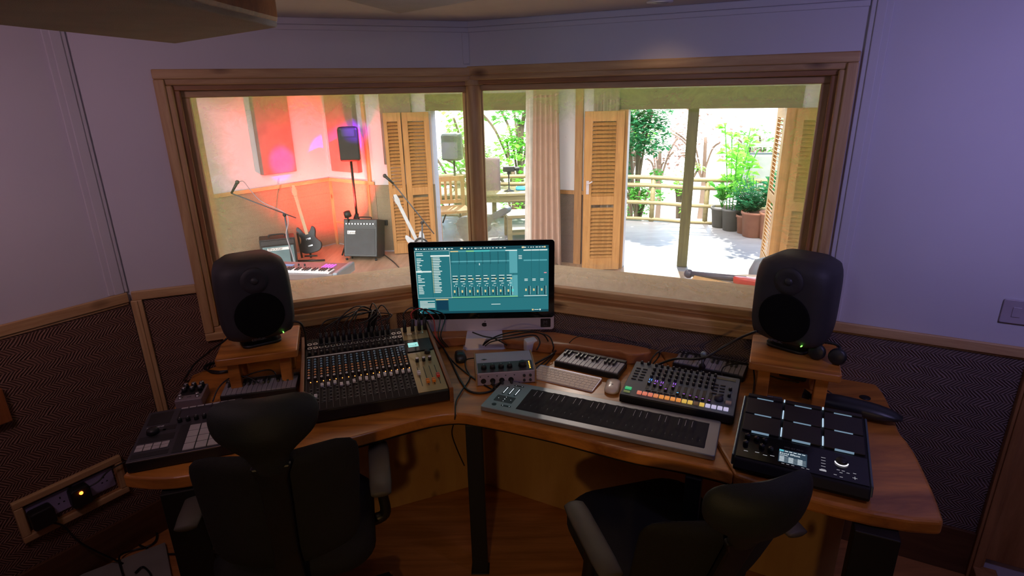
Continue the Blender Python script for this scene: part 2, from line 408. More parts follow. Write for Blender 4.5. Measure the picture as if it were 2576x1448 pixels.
# ------------------------------------------------------------------ windows
def sp2_(n, L, tc):
    q = n.new('ShaderNodeSeparateXYZ'); L(tc.outputs['Object'], q.inputs[0]); return q.outputs['Z']
def dirty_flare_glass():
    m, t, n, b = _m('scratched glass with painted flare'); L = t.links.new
    out = n['Material Output']; n.remove(b)
    tc = n.new('ShaderNodeTexCoord'); sp = n.new('ShaderNodeSeparateXYZ'); L(tc.outputs['UV'], sp.inputs[0])
    def mth(op, a, c=None):
        q = n.new('ShaderNodeMath'); q.operation = op
        for i, v in enumerate((a, c)):
            if v is None: continue
            if isinstance(v, (int, float)): q.inputs[i].default_value = v
            else: L(v, q.inputs[i])
        return q.outputs[0]
    # distance (m) to the nearest edge, stored in uv = (distance to sides, distance to top/bottom)
    e = mth('MINIMUM', sp.outputs['X'], sp.outputs['Y'])
    n1 = n.new('ShaderNodeTexNoise'); n1.inputs['Scale'].default_value = 7; n1.inputs['Detail'].default_value = 9; n1.inputs['Roughness'].default_value = .75; n1.inputs['Distortion'].default_value = 1.2
    mp = n.new('ShaderNodeMapping'); mp.inputs['Scale'].default_value = (1, 1, 1.6); mp.inputs['Rotation'].default_value = (0, .5, 0)
    L(tc.outputs['Object'], mp.inputs[0]); L(mp.outputs[0], n1.inputs['Vector'])
    edge = mth('SUBTRACT', 1.0, mth('DIVIDE', e, mth('ADD', mth('MULTIPLY', n1.outputs[0], .27), .01)))
    edge = mth('MULTIPLY', mth('MAXIMUM', edge, 0.0), mth('ADD', n1.outputs[0], .15))
    n2 = n.new('ShaderNodeTexNoise'); n2.inputs['Scale'].default_value = 90; n2.inputs['Detail'].default_value = 3
    L(tc.outputs['Object'], n2.inputs['Vector'])
    speck = mth('MULTIPLY', mth('GREATER_THAN', n2.outputs[0], .735), .5)
    band = mth('LESS_THAN', e, .009)
    film = mth('ADD', mth('ADD', mth('MULTIPLY', edge, .85), mth('MULTIPLY', speck, .6)), mth('ADD', mth('MULTIPLY', band, .25), .06))  # edge dirt and specks, plus a constant veil that paints haze
    film = mth('MINIMUM', film, .8)
    tr = n.new('ShaderNodeBsdfTransparent'); tr.inputs[0].default_value = (.95, .97, .95, 1)
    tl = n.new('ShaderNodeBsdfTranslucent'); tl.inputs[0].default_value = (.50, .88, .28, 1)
    zr = n.new('ShaderNodeValToRGB'); L(mth('SUBTRACT', mth('MULTIPLY', sp2_(n, L, tc), 1.11), 1.08), zr.inputs[0]); zr.color_ramp.elements[0].position = .1; zr.color_ramp.elements[0].color = (.62, .62, .58, 1); zr.color_ramp.elements[1].position = .65; zr.color_ramp.elements[1].color = (.46, .88, .24, 1); L(zr.outputs[0], tl.inputs[0])  # whitish dirt below; green towards the top paints flare into the film
    df = n.new('ShaderNodeBsdfDiffuse'); df.inputs[0].default_value = (.5, .5, .46, 1)
    gl = n.new('ShaderNodeBsdfGlossy'); gl.inputs['Roughness'].default_value = .02
    a = n.new('ShaderNodeMixShader'); a.inputs[0].default_value = .2; L(tl.outputs[0], a.inputs[1]); L(df.outputs[0], a.inputs[2])
    c = n.new('ShaderNodeMixShader'); L(film, c.inputs[0]); L(tr.outputs[0], c.inputs[1]); L(a.outputs[0], c.inputs[2])
    fr = n.new('ShaderNodeFresnel'); fr.inputs[0].default_value = 1.45
    d = n.new('ShaderNodeMixShader'); L(mth('MULTIPLY', fr.outputs[0], .8), d.inputs[0]); L(c.outputs[0], d.inputs[1]); L(gl.outputs[0], d.inputs[2])
    L(d.outputs[0], out.inputs[0]); return m
GLASS = dirty_flare_glass()
def ring(m, s0, s1, z0, z1, w, d0, d1, mh, mv, left=True, right=True):
    """rectangular frame, w wide, between depths d0 and d1"""
    m.box(s0, s1, d0, d1, z1-w, z1, mh); m.box(s0, s1, d0, d1, z0, z0+w, mh)
    if left: m.box(s0, s0+w, d0, d1, z0+w, z1-w, mv)
    if right: m.box(s1-w, s1, d0, d1, z0+w, z1-w, mv)
def window(n, frame, s0, s1, z0, z1, cl, cr, label):
    r = MB()   # moulded architrave standing on the wall
    k = 0.0 if cl else .0
    ring(r, s0, s1, z0, z1, .036, -.030, .0, PINE, PINEZ, cl, cr)
    a0, a1 = (s0+.03 if cl else s0), (s1-.03 if cr else s1)
    root = r.build('window_%d' % n, M=frame, bevel=.005, seg=3); struct(root, label)
    r = MB(); ring(r, a0, a1, z0+.03, z1-.03, .028, -.018, .012, PINE, PINEZ, cl, cr); r.build('inner_moulding', root, bevel=.006, seg=3)
    b0, b1 = (s0+.056 if cl else s0), (s1-.056 if cr else s1)
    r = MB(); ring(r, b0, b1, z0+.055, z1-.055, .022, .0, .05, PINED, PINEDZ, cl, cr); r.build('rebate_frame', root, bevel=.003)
    c0, c1 = (s0+.074 if cl else s0-.012), (s1-.074 if cr else s1+.012)
    r = MB(); ring(r, c0, c1, z0+.074, z1-.074, .030, .035, .075, PINE, PINEZ); r.build('glazing_frame', root, bevel=.004)
    r = MB(); ring(r, c0-(.02 if cl else .03), c1+(.02 if cr else .03), z0+.06, z1-.06, .03, .085, TH-.002, PALE, PALEZ, cl, cr); r.build('reveal_lining', root)
    g0, g1, h0, h1 = c0+.022, c1-.022, z0+.096, z1-.096
    me = bpy.data.meshes.new('pane'); N = 8
    vs = []; fs = []; uv = []
    for j in range(N+1):
        for i in range(N+1):
            x = g0+(g1-g0)*i/N; z = h0+(h1-h0)*j/N; vs.append((x, .08, z)); uv.append((min(x-g0, g1-x), min(z-h0, h1-z)))
    for j in range(N):
        for i in range(N): a = j*(N+1)+i; fs.append((a, a+1, a+N+2, a+N+1))
    me.from_pydata(vs, [], fs); ul = me.uv_layers.new(name='UVMap')
    for lp in me.loops: ul.data[lp.index].uv = uv[lp.vertex_index]
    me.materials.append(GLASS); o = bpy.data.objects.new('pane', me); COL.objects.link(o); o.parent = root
    return root
window(1, FA, *WA, True, False, 'pine framed studio window looking into the red-lit live room')
window(2, FB, *WB, False, True, 'pine framed studio window looking out to the bright terrace')
m = MB(); Tn = MT((C0.x+.012, C0.y+.01, 0), -2)
m.cyl((0, .01, .95), (0, .01, 1.90), .034, PINEZ, 18, T=Tn); m.cyl((0, .01, 1.90), (0, .01, 1.925), .046, PINEZ, 14, T=Tn)
m.box(-.04, .04, .02, .07, .95, 1.91, PINEZ, Tn)
struct(m.build('trim_20', bevel=.002), 'round pine post in the corner between the two windows')

# fabric-covered ceiling panels
FAB = mat('oat fabric', (.50, .43, .31), .9, bump=.5, bscale=500, var=.1)
RUST = wood('stained panel edge', (.5, .19, .05), (.25, .08, .02), 'X', scale=5)
def cloud(poly, z, h, label):
    t = thing('ceiling_acoustic_panel', label, 'acoustic panel', (0, 0, 0), group=None)
    cx = sum(p[0] for p in poly)/len(poly); cy = sum(p[1] for p in poly)/len(poly)
    t.location = (cx, cy, z); pl = [(x-cx, y-cy) for x, y in poly]
    m = MB(); m.prism(pl, .006, h, RUST); m.build('side_frame', t, bevel=.012, seg=3)
    m = MB(); m.prism([(x*.985, y*.985) for x, y in pl], 0, .02, FAB); m.build('fabric_face', t, bevel=.004)
    m = MB()
    for x, y in pl[:4]: m.cyl((x*.7, y*.7, h), (x*.7, y*.7, ZCE-z), .003, METAL, 6)
    m.build('hanger', t)
cloud([(-.83, 1.58), (-.45, 1.26), (-.50, .60), (-1.0, .50)], 2.0, .15, 'tan fabric ceiling panel with rust brown edge, upper left')
cloud([(-.27, 1.60), (.04, 1.30), (-.02, .70), (-.42, .85), (-.36, 1.30)], 2.06, .09, 'tan fabric ceiling panel peeking in at the top centre')
for i, (dx, dy) in enumerate(DOWN):
    t = thing('recessed_downlight', ['small round downlight glowing in the ceiling above the right window', 'round downlight in the ceiling above the desk, outside the photo', 'round downlight in the ceiling above the left wall, outside the photo'][i], 'ceiling light', (dx, dy, ZCE))
    m = MB(); m.lathe([(.047, -.004), (.047, 0), (.036, 0), (.036, -.004)], WHITE); m.build('rim', t)
    m = MB(); m.lathe([(.034, -.003), (.034, -.001)], glow('lamp glow', (1, .85, .6), 9)); m.build('diffuser', t)
t = thing('added_fill_lamp', 'added unseen warm fill lamp on the back wall', 'lamp', (-.35, -1.56, 1.7))  # housing for the added fill lamp
m = MB(); m.cyl((0, 0, 0), (0, -.14, .03), .045, BLACK, 14); m.build('housing', t)
# housings given to the added wash lights
for q, c, tg, e, l in WASH:
    t = thing('added_wash_light', '%s wash light added under the ceiling, unseen' % l, 'stage lamp', (q[0], q[1]-.03, ZCE))
    m = MB(); m.box(-.14, .14, -.16, -.13, -.14, 0, BLACK); m.box(-.14, .14, -.13, .06, -.03, 0, BLACK); m.build('housing', t, bevel=.005)
# ------------------------------------------------------------------ desk
DZ = .75
def XY(px, py, z=DZ): v = P(px, py, z); return (v.x, v.y)
fe = [(308, 1196), (380, 1203), (470, 1196), (600, 1166), (740, 1133), (900, 1096), (1000, 1068), (1080, 1048), (1150, 1040), (1210, 1048), (1290, 1063), (1400, 1087), (1500, 1113), (1600, 1138), (1720, 1160), (1800, 1178), (1846, 1190)]
front = spline([Vector((*XY(*q), 0)) for q in fe], 3)
bk = lambda f, s: (f @ Vector((s, -.012, 0))).xy[:]
backL = [bk(FB, .92), bk(FB, .02), bk(FA, -.02), bk(FA, -1.20), (-1.375, 2.235), (-1.345, 2.12), (-1.30, 1.95), (-1.27, 1.78), (-1.245, 1.66)]
desk = thing('studio_desk', 'large angled live-edge hardwood desk on black steel posts filling the corner', 'desk', (-.1, 2.0, 0))
D = MT((.1, -2.0, 0))
m = MB(); pl = [(v.x, v.y) for v in front]
sx, sy = pl[-1]; m.prism(pl+backL, DZ-.045, DZ, DESKW, D); m.build('tabletop', desk, bevel=.012, seg=3)
fr = [(1848, 1190), (1900, 1207), (1984, 1236), (2080, 1262), (2200, 1290), (2300, 1306), (2377, 1311)]
fr = [Vector((*XY(*q), 0)) for q in fr]
re = spline([fr[-1]]+[Vector((*XY(*q), 0)) for q in ((2352, 1240), (2310, 1150), (2285, 1110), (2262, 1080), (2240, 1020), (2222, 985), (2203, 962))], 3)
m = MB(); pr = [(v.x, v.y) for v in fr[:-1]]+[(v.x, v.y) for v in re]+[bk(FB, SR-.03), bk(FB, .925)]
pr[0] = (sx+.003, sy)
m.prism(pr, DZ-.05, DZ-.001, DESKW, D); o = m.build('tabletop_extension', desk, bevel=.012, seg=3)
# raised rounded ledge at the back
led = [(1060, 842), (1095, 836), (1200, 826), (1330, 836), (1396, 834), (1500, 853), (1590, 866), (1632, 874)]
a = [Vector((*XY(*q, .80), 0)) for q in led]
b_ = [Vector((*XY(*q, .80), 0)) for q in [(1640, 884), (1620, 889), (1580, 890), (1556, 882), (1500, 877), (1440, 868), (1380, 864), (1250, 850), (1150, 846), (1075, 858)]]
pl2 = spline(a, 3)+spline(b_, 3)
m = MB(); m.prism([(v.x, v.y) for v in pl2], DZ, .80, LEDGE, D, True); m.build('back_ledge', desk, bevel=.008, seg=3)
def leg(px, py, w, d, rz, zt=.70, q=None):
    x, y = q or XY(px, py, zt); m = MB(); m.box(-w/2, w/2, -d/2, d/2, 0, zt, FRAMEBLK); m.box(-w/2-.006, w/2+.006, -d/2-.006, d/2+.006, 0, .006, RUBBER)
    m.build('leg', desk, M=MT((x+.1, y-2, 0), rz), bevel=.003)
leg(1192, 1060, .062, .05, 0); leg(455, 1225, .11, .05, 18); leg(1747, 1192, .05, .05, -25); leg(2205, 1330, .11, .06, -25)
leg(0, 0, .05, .05, 18, q=(-1.0, 2.05)); leg(0, 0, .05, .05, -25, q=(1.15, 2.02))
m = MB()
off = lambda pts, d: [Vector((v.x, v.y+d, .685)) for v in pts]
for pts in (off(front, .045), off([v for v in fr], .05)):
    for i in range(0, len(pts)-1):
        a1, b1 = pts[i], pts[i+1]; dd = (b1-a1); ang = math.degrees(math.atan2(dd.y, dd.x))
        m.box(0, dd.length+.004, -.015, .015, -.0, .018, FRAMEBLK, D @ MT((a1.x, a1.y, .685), ang))
m.build('frame_rail', desk)
PC = Vector((-.166, 2.455, 0))
for ang, s0, s1 in ((-28, .0, 1.55), (22, -1.05, -.04), (-3, -.04, .0)):
    m = MB(); m.box(s0, s1, 0, .018, .0, .69, PLY); m.build('plywood_panel', desk, M=D @ at_frame(PC, ang), bevel=.002)

# ------------------------------------------------------------------ speaker risers
def riser(c, rz, label):
    t = thing('speaker_riser', label, 'stand', (*c, DZ), rz)
    m = MB(); m.rbox(0, 0, .30, .28, .14, .17, .012, DESKW); m.build('top', t, bevel=.004)
    for sx in (-1, 1):
        for sy in (-1, 1):
            m = MB(); m.cbox((sx*.095, sy*.085, 0), .042, .05, .14, DESKW, None); m.build('leg', t, bevel=.004)
    return t
riser((-1.038, 2.185), 16.5, 'reddish wooden riser block stand under the left studio speaker')
riser((1.055, 1.975), -24.5, 'brown wooden riser block stand under the right studio speaker')

# ------------------------------------------------------------------ studio speakers
LEDG = glow('green led', (.2, 1, .1), 3)
def speaker(c, rz, label, off=(0, 0)):
    t = thing('studio_monitor', label, 'loudspeaker', (*c, DZ+.17), rz)
    H = .362; rings = []
    N = 28
    for k in range(15):
        u = k/14; z = .03+(H-.03)*u
        e = (1-abs(2*u-1)**4.2)**.42 if 0 < u < 1 else 0
        w = .084+.054*e; d0 = .070+.050*e; n = 5.0
        ring_ = []
        for i in range(N):
            a = 2*pi*i/N+pi/N; ca, sa = cos(a), sin(a)
            r = (abs(ca)**n+abs(sa)**n)**(-1/n); y = r*sa*d0
            y = max(y, -.112)
            ring_.append((r*ca*w*(1-.16*max(0, y)/.12), y, z))
        rings.append(ring_)
    m = MB(); m.loft(rings, CHARC); m.build('cabinet', t)
    fy = -.1125
    m = MB(); Tf = Matrix.Translation((0, fy, .145)) @ Matrix.Rotation(R_(90), 4, 'X')
    m.lathe([(.092, -.004), (.092, .002), (.086, .003), (.04, .0045), (.001, .005)], mat('driver grille', (.006, .006, .006), .9, spec=.1), T=Tf, n=32)
    m.build('woofer', t)
    m = MB(); Tf = Matrix.Translation((0, fy, .285)) @ Matrix.Rotation(R_(90), 4, 'X')
    m.lathe([(.052, -.004), (.050, .0015), (.030, .002), (.022, .001)], CHARC, T=Tf, n=32); wg = m.build('waveguide', t)
    m = MB(); m.lathe([(.015, -.004), (.014, .003), (.008, .007), (.001, .008)], DGREY, T=Tf, n=18); m.build('tweeter', wg)
    m = MB(); m.cyl((.075, fy-.003, .055), (.075, fy+.01, .055), .0022, LEDG, 8); m.build('power_light', t)
    m = MB(); m.text('GENELEC', .013, GREY, Matrix.Translation((-.045, fy-.0015, .045)) @ Matrix.Rotation(R_(90), 4, 'X')); m.build('maker_lettering', t)
    m = MB(); m.rbox(0, .0, .15, .14, 0, .012, .03, BLACK); m.loft([[(x*s, y*s, z) for x, y in rrect(0, 0, .13, .12, .03)] for s, z in ((1, .012), (.8, .022), (.95, .034))], BLACK)
    m.build('desk_stand', t)
    m = MB(); m.box(-.07, .07, .105, .118, .10, .30, BLACK); m.build('rear_panel', t, bevel=.004)
    return t
x, y = XY(648, 862, .92); speaker((x, y+.03), 32, 'charcoal rounded studio speaker on the left riser in front of the window')
x, y = XY(2000, 880, .92); speaker((x+.005, y+.045), -47, 'charcoal rounded studio speaker on the right riser beside the violet wall')

# ------------------------------------------------------------------ computer
def computer():
    t = thing('desktop_computer', 'silver all-in-one computer showing a teal music mixing screen, centre of desk', 'computer', (-.132, 2.50, DZ), 0)
    T = MT((0, 0, .065), 0, 2)   # case leans forward slightly
    m = MB(); m.prism(rrect(0, .2175, .648, .435, .014), -.006, .0, ALU); m.prism(rrect(0, .2175, .60, .39, .014), -.03, -.006, ALU)
    K = T @ Matrix.Rotation(R_(90), 4, 'X')   # local: x right, y up, z toward the viewer
    m.v = [K @ v for v in m.v]; m.build('case', t, bevel=.002)
    m = MB(); m.prism(rrect(0, .249, .648, .372, .014), .0, .003, mat('black glass', (.004, .004, .005), .08), K); bz = m.build('black_bezel', t)
    TE = glow('teal screen', (.022, .175, .205), .95); TEL = glow('teal light', (.10, .38, .42), .95); TED = glow('teal dark', (.008, .07, .095), .9)
    WH = glow('screen white', (.75, .85, .8), .95); YE = glow('screen amber', (.8, .62, .28), .95); GR = glow('screen green', (.35, .8, .3), .9); CY = glow('screen cyan', (.1, .7, .65), .9)
    DK = glow('screen ink', (.003, .03, .045), .9); RD = glow('screen pink', (.8, .3, .35), .9)
    sw, sh = .596, .318; x0, y0 = -sw/2, .249-sh/2+.003
    m = MB(); m.box(x0, x0+sw, y0, y0+sh, .003, .0036, TE, K); sc = m.build('screen', bz)
    m = MB()
    def q(u0, u1, v0, v1, mt, lv=0):  # u from left, v from top, 0..1
        z = .0037+lv*.0001
        m.add([(x0+u0*sw, y0+(1-v0)*sh, z), (x0+u1*sw, y0+(1-v0)*sh, z), (x0+u1*sw, y0+(1-v1)*sh, z), (x0+u0*sw, y0+(1-v1)*sh, z)], [(0, 1, 2, 3)], mt, T=K)
    rnd = random.Random(3)
    q(0, 1, 0, .045, TED); q(0, 1, .965, 1, TED)
    for u, w_ in ((.01, .012), (.225, .012), (.345, .016), (.80, .018), (.965, .012)): q(u, u+w_, .012, .034, YE if u > .3 else WH, 1)
    u = .03
    while u < .95:
        w_ = rnd.uniform(.004, .02)
        if not (.30 < u < .34 or .68 < u < .79): q(u, u+w_, .018, .03, WH, 1)
        u += w_+rnd.uniform(.006, .014)
    # browser
    for a in ((0, .262, .05, .054), (0, .262, .755, .759), (0, .002, .05, .757), (.26, .262, .05, .757)): q(*a, WH, 1)
    q(.118, .26, .115, .138, WH, 1); q(.002, .118, .345, .366, WH, 1); q(.117, .1185, .06, .755, DK, 1)
    for i in range(27):
        v = .085+i*.0248
        if v > .70: break
        if i in (2, 12, 18): continue
        q(.012, .012+rnd.uniform(.018, .052), v, v+.011, WH, 1)
    for i in range(22):
        v = .150+i*.0245; q(.125, .131, v, v+.013, YE, 1); q(.134, .134+rnd.uniform(.035, .065), v, v+.012, WH, 1)
    # session columns
    cu = [.268+i*.0585 for i in range(9)]
    for i, c in enumerate(cu[:-1]):
        q(c, c+.0585, .058, .073, (YE, WH, GR, CY, CY, TEL, TEL, WH)[i] if i != 1 else TEL, 1); q(c+.0575, c+.0585, .073, .745, DK, 1)
        q(c, c+.0575, .205, .225, TEL if i < 8 else TE, 1)
        for k in range(9): q(c+.003, c+.007, .085+k*.0195, .094+k*.0195, DK, 2); q(c, c+.057, .098+k*.0195, .0995+k*.0195, TED, 1)
        for k in range(5): q(c+.006, c+rnd.uniform(.03, .05), .425+k*.021, .436+k*.021, DK if k in (1, 3) else WH, 2)
        q(c+.034, c+.046, .468, .488, YE, 3); q(c+.022, c+.042, .545, .553, WH, 2)
        q(c+.010, c+.022, .645, .682, YE, 2); q(c+.013, c+.019, .69, .72, DK, 2); q(c+.036, c+.043, .60, .735, DK, 2)
        for k in range(8): q(c+.046, c+.051, .605+k*.016, .611+k*.016, WH, 2)
        q(c+.014, c+.02, .57, .585, WH, 2); q(c+.03, c+.034, .58, .595, WH, 2)
    q(.705, .765, .073, .40, TEL, 2); q(.705, .765, .058, .073, WH, 2)
    q(.705, .765, .43, .745, TEL, 1); q(.72, .735, .64, .68, CY, 3)
    for k in range(3): q(.775, .80, .14+k*.022, .149+k*.022, WH, 1)
    for i, c in enumerate((.812, .872, .932)):
        q(c, c+.058, .058, .075, WH, 1); q(c+.0575, c+.0585, .075, .745, DK, 1); q(c, c+.057, .205, .225, TEL, 1)
        q(c+.01, c+.022, .64, .675, YE, 2); q(c+.036, c+.043, .60, .735, DK, 2)
        for k in range(2): q(c+.005, c+.03, .49+k*.02, .50+k*.02, WH, 2)
        for k in range(8): q(c+.046, c+.051, .605+k*.016, .611+k*.016, WH, 2)
    q(.965, .985, .395, .41, RD, 2)
    q(.262, .765, .748, .758, GR, 1); q(.812, .99, .744, .754, WH, 1)
    # info box, device preview, footer
    for k in range(7): q(.012, .012+(.115 if k not in (1, 6) else .06), .80+k*.019, .809+k*.019, WH, 1)
    q(.135, .232, .782, .962, TED, 1); q(.142, .226, .80, .94, glow('screen navy', (.004, .045, .085), .9), 2); q(.135, .232, .775, .79, YE, 2)
    q(.56, .63, .865, .874, WH, 1); q(0, 1, .77, .773, DK, 1)
    q(.006, .016, .972, .99, WH, 2); q(.872, .885, .955, .978, YE, 3); q(.89, .925, .963, .971, WH, 3); q(.93, .94, .955, .978, WH, 3)
    q(.478, .484, .245, .275, WH, 3)
    m.build('screen_content', sc, recalc=False)
    # emblem: bitten apple
    m = MB(); pts = []
    for i in range(40):
        a = 2*pi*i/40; r = .0115*(1+.06*cos(2*a)-.10*max(0, sin(a))**6-.07*max(0, -sin(a))**8)
        px_, py_ = r*cos(a), r*sin(a)*.98
        if (px_-.0155)**2+(py_-.001)**2 < .0062**2:
            dx_, dy_ = px_-.0155, py_-.001; l_ = math.hypot(dx_, dy_); px_, py_ = .0155+dx_/l_*.0062, .001+dy_/l_*.0062
        pts.append((px_, py_+.031))
    m.prism(pts, .0001, .0006, BLACK, K); m.prism([(.001, .0445), (.0055, .0465), (.006, .0515), (.0018, .0492)], .0001, .0006, BLACK, K); m.build('maker_emblem', t)
    m = MB(); m.prism(rrect(.285, .034, .047, .044, .004), .0001, .0008, BLACK, K); m.text('M', .026, GREY, K @ MT((.2735, .028, .0008))); m.text('MALIZ', .006, GREY, K @ MT((.2755, .019, .0008)))
    m.build('sticker', t)['label'] = 'black square sticker with a letter M'
    m = MB(); m.box(-.10, .10, -.0, .0, 0, 0, ALU) if False else None
    pts = [(-.095, .03), (-.1, -.06), (-.085, -.075), (.085, -.075), (.1, -.06), (.095, .03)]
    m.prism([(x, y) for x, y in pts], 0, .005, ALU)
    m.loft([[(-.092, -.068, .004), (.092, -.068, .004), (.092, -.060, .004), (-.092, -.060, .004)], [(-.084, -.058, .052), (.084, -.058, .052), (.084, -.05, .052), (-.084, -.05, .052)], [(-.080, .045, .075), (.080, .045, .075), (.080, .055, .075), (-.080, .055, .075)], [(-.07, .03, .2), (.07, .03, .2), (.07, .045, .2), (-.07, .045, .2)]], ALU, smooth=False)
    m.build('stand', t, bevel=.003)
    return t
computer()

# ------------------------------------------------------------------ mixing console
def mixer():
    fl, frr = P(757, 1068, .76), P(1141, 1003, .76)
    d = (frr-fl); rz = math.degrees(math.atan2(d.y, d.x)); Wd = .555; Dp = .53
    t = thing('mixing_console', 'large mixing console with wooden cheeks, gold master section and small lit display', 'audio mixer', (fl.x, fl.y, DZ), rz)
    ZF, ZB, ZM, DM = .052, .115, .092, .40      # top panel heights: front edge, back edge, break
    m = MB(); m.loft([[(.015, 0, .008), (.015, 0, ZF), (.015, DM, ZM), (.015, Dp, ZB), (.015, Dp, .008)], [(Wd-.015, 0, .008), (Wd-.015, 0, ZF), (Wd-.015, DM, ZM), (Wd-.015, Dp, ZB), (Wd-.015, Dp, .008)]], BLACK, smooth=False)
    m.build('chassis', t, bevel=.003)
    CW = wood('cheek wood', (.30, .11, .03), (.18, .06, .018), 'Y', rough=.4, coat=.2)
    for x in (0, Wd-.015):
        m = MB(); m.loft([[(x, -.008, .0), (x, -.008, ZF+.012), (x, DM, ZM+.012), (x, Dp+.005, ZB+.015), (x, Dp+.005, 0)], [(x+.015, -.008, .0), (x+.015, -.008, ZF+.012), (x+.015, DM, ZM+.012), (x+.015, Dp+.005, ZB+.015), (x+.015, Dp+.005, 0)]], CW, smooth=False)
        m.build('wooden_cheek', t, bevel=.003)
    a1 = math.degrees(math.atan2(ZM-ZF, DM)); a2 = math.degrees(math.atan2(ZB-ZM, Dp-DM))
    def S(x, y):  # frame on the sloping top at (x, y)
        if y < DM: return MT((x, y, ZF+(ZM-ZF)*y/DM), 0, a1)
        return MT((x, y, ZM+(ZB-ZM)*(y-DM)/(Dp-DM)), 0, a2)
    BRN = mat('mixer panel', (.016, .011, .012), .7, spec=.2); GOLD = mat('champagne panel', (.36, .28, .13), .4, .3)
    XM = .425
    m = MB(); m.box(.018, XM, 0, DM-.004, 0, .0015, BRN, S(0, 0)); m.box(.018, XM, 0, Dp-DM-.004, 0, .0015, BRN, S(0, DM)); m.build('channel_panel', t)
    m = MB(); m.box(XM, Wd-.018, .01, DM-.09, .0, .002, GOLD, S(0, 0)); m.box(XM, Wd-.018, 0.02, Dp-DM-.004, .0, .002, GOLD, S(0, DM)); m.build('master_panel', t)['label'] = 'champagne gold master section panel'
    NC = 17; cw = (XM-.022)/NC; X = [.022+cw*(i+.5) for i in range(NC)]
    m = MB()
    for i in range(NC+1): m.box(.022+cw*i-.0005, .022+cw*i+.0005, .01, DM-.006, .0015, .0019, GREY, S(0, 0)); m.box(.022+cw*i-.0005, .022+cw*i+.0005, 0, Dp-DM-.01, .0015, .0019, GREY, S(0, DM))
    m.box(.022, XM, DM-.012, DM-.004, .0015, .0022, LINE, S(0, 0))
    for x in X:
        for k in range(3): m.box(x-.005, x+.003, .05+k*.011, .0515+k*.011, .0015, .0019, GREY, S(0, 0))
    m.text('Multitrack', .010, LINE, S(XM+.01, .30) @ MT((0, 0, .002)))
    m.build('panel_print', t)
    def knob(c):
        m = MB(); m.cyl((0, 0, 0), (0, 0, .010), .0062, BLACK, 10, .0052); m.cyl((0, 0, .010), (0, 0, .0125), .0052, c, 10, .0045); m.box(-.0006, .0006, 0, .0052, .0125, .0130, LINE); return m
    BL, OR, WH = mat('blue cap', (.10, .28, .42), .4), mat('orange cap', (.62, .26, .06), .4), mat('white cap', (.62, .60, .60), .4)
    K = {}
    spots = []
    for x in X:
        for k in range(8):
            y = .215+(7-k)*.0195; spots.append((x-.002, y, BL if k < 4 else OR if k < 7 else WH))
    spots.sort(key=lambda s_: s_[1]); 
    rest = MB()
    for i, (x, y, c) in enumerate(spots):
        if i < 100:
            if c not in K: K[c] = knob(c).build('knob', t); K[c].matrix_local = S(x, y); continue
            part_copy(K[c], t, S(x, y))
        else:
            kb = knob(c); T_ = S(x, y)
            rest.add([T_ @ v for v in kb.v[:]], [], c)
            base = len(rest.v)-len(kb.v)
            for f, mi, sm in zip(kb.f, kb.m, kb.sm): rest.f.append([base+q for q in f]); rest.m.append(rest._mi(kb.mats[mi])); rest.sm.append(sm)
    rest.build('knob', t)['kind'] = 'stuff'
    # gain knobs, jacks, mic sockets at the back
    g = None
    for x in X:
        m = MB()
        if g is None: m.cyl((0, 0, 0), (0, 0, .014), .006, BLACK, 10, .005); m.box(-.0006, .0006, 0, .005, .014, .0145, LINE); g = m.build('gain_knob', t, M=S(x, DM+.012))
        else: part_copy(g, t, S(x, DM+.012))
    g = None
    for i, x in enumerate(X):
        if g is None: m = MB(); m.cyl((0, 0, 0), (0, 0, .004), .009, METAL, 14); m.cyl((0, 0, .004), (0, 0, .0045), .006, BLACK, 12); g = m.build('input_socket', t, M=S(x, DM+.055))
        else: part_copy(g, t, S(x, DM+.055))
        part_copy(g, t, S(x, DM+.085))
    lit = glow('orange led', (1, .28, .05), 4); g = None
    for i, x in enumerate(X):
        if g is None: m = MB(); m.cyl((0, 0, 0), (0, 0, .003), .0018, lit, 8); g = m.build('mute_light', t, M=S(x+.004, .195))
        else: part_copy(g, t, S(x+.004, .195))
    m = MB()
    for x in X: m.box(x-.0012, x+.0012, .055, .165, .0016, .002, RUBBER, S(0, 0))
    m.build('fader_slot', t)
    pos = [.03, .09, .16, .16, .165, .145, .145, .155, .165, .16, .155, .165, .17, .165, .172, .17, .17]
    m = MB(); m.box(-.0055, .0055, -.009, .009, .002, .010, WHITE); m.box(-.0055, .0055, -.0008, .0008, .010, .0105, BLACK)
    g = m.build('fader', t, bevel=.001)
    scatter(g, 'fader', t, [S(x-.001, y) for x, y in zip(X, pos)])
    m = MB(); m.box(-.0035, .0035, -.0025, .0025, .0015, .004, GREY); g = m.build('button', t)
    scatter(g, 'button', t, [S(x+.006, .055+k*.022) for x in X for k in range(5)][:85])
    # master section
    mf = [(.447, .14, WHITE), (.472, .075, mat('orange fader', (.85, .25, .02), .4)), (.495, .075, mat('orange fader', (.85, .25, .02), .4)), (.517, .105, mat('red fader', (.7, .06, .03), .4))]
    m = MB()
    for x, y, c in mf: m.box(x-.0012, x+.0012, .05, .19, .002, .0026, RUBBER, S(0, 0))
    m.build('fader_slot', t)
    for x, y, c in mf:
        m = MB(); m.box(-.0065, .0065, -.010, .010, .002, .012, c); m.box(-.0065, .0065, -.0008, .0008, .012, .0125, BLACK); m.build('master_fader', t, M=S(x, y), bevel=.001)
    m = MB(); m.box(XM+.002, Wd-.02, DM-.085, DM+.045-.03, .002, .006, BLACK, S(0, 0)); m.build('display_housing', t, bevel=.001)
    m = MB(); m.box(XM+.012, XM+.055, DM-.048, DM-.012, .006, .0068, glow('lcd', (.35, .8, .75), .9), S(0, 0)); m.build('display', t)
    m = MB(); 
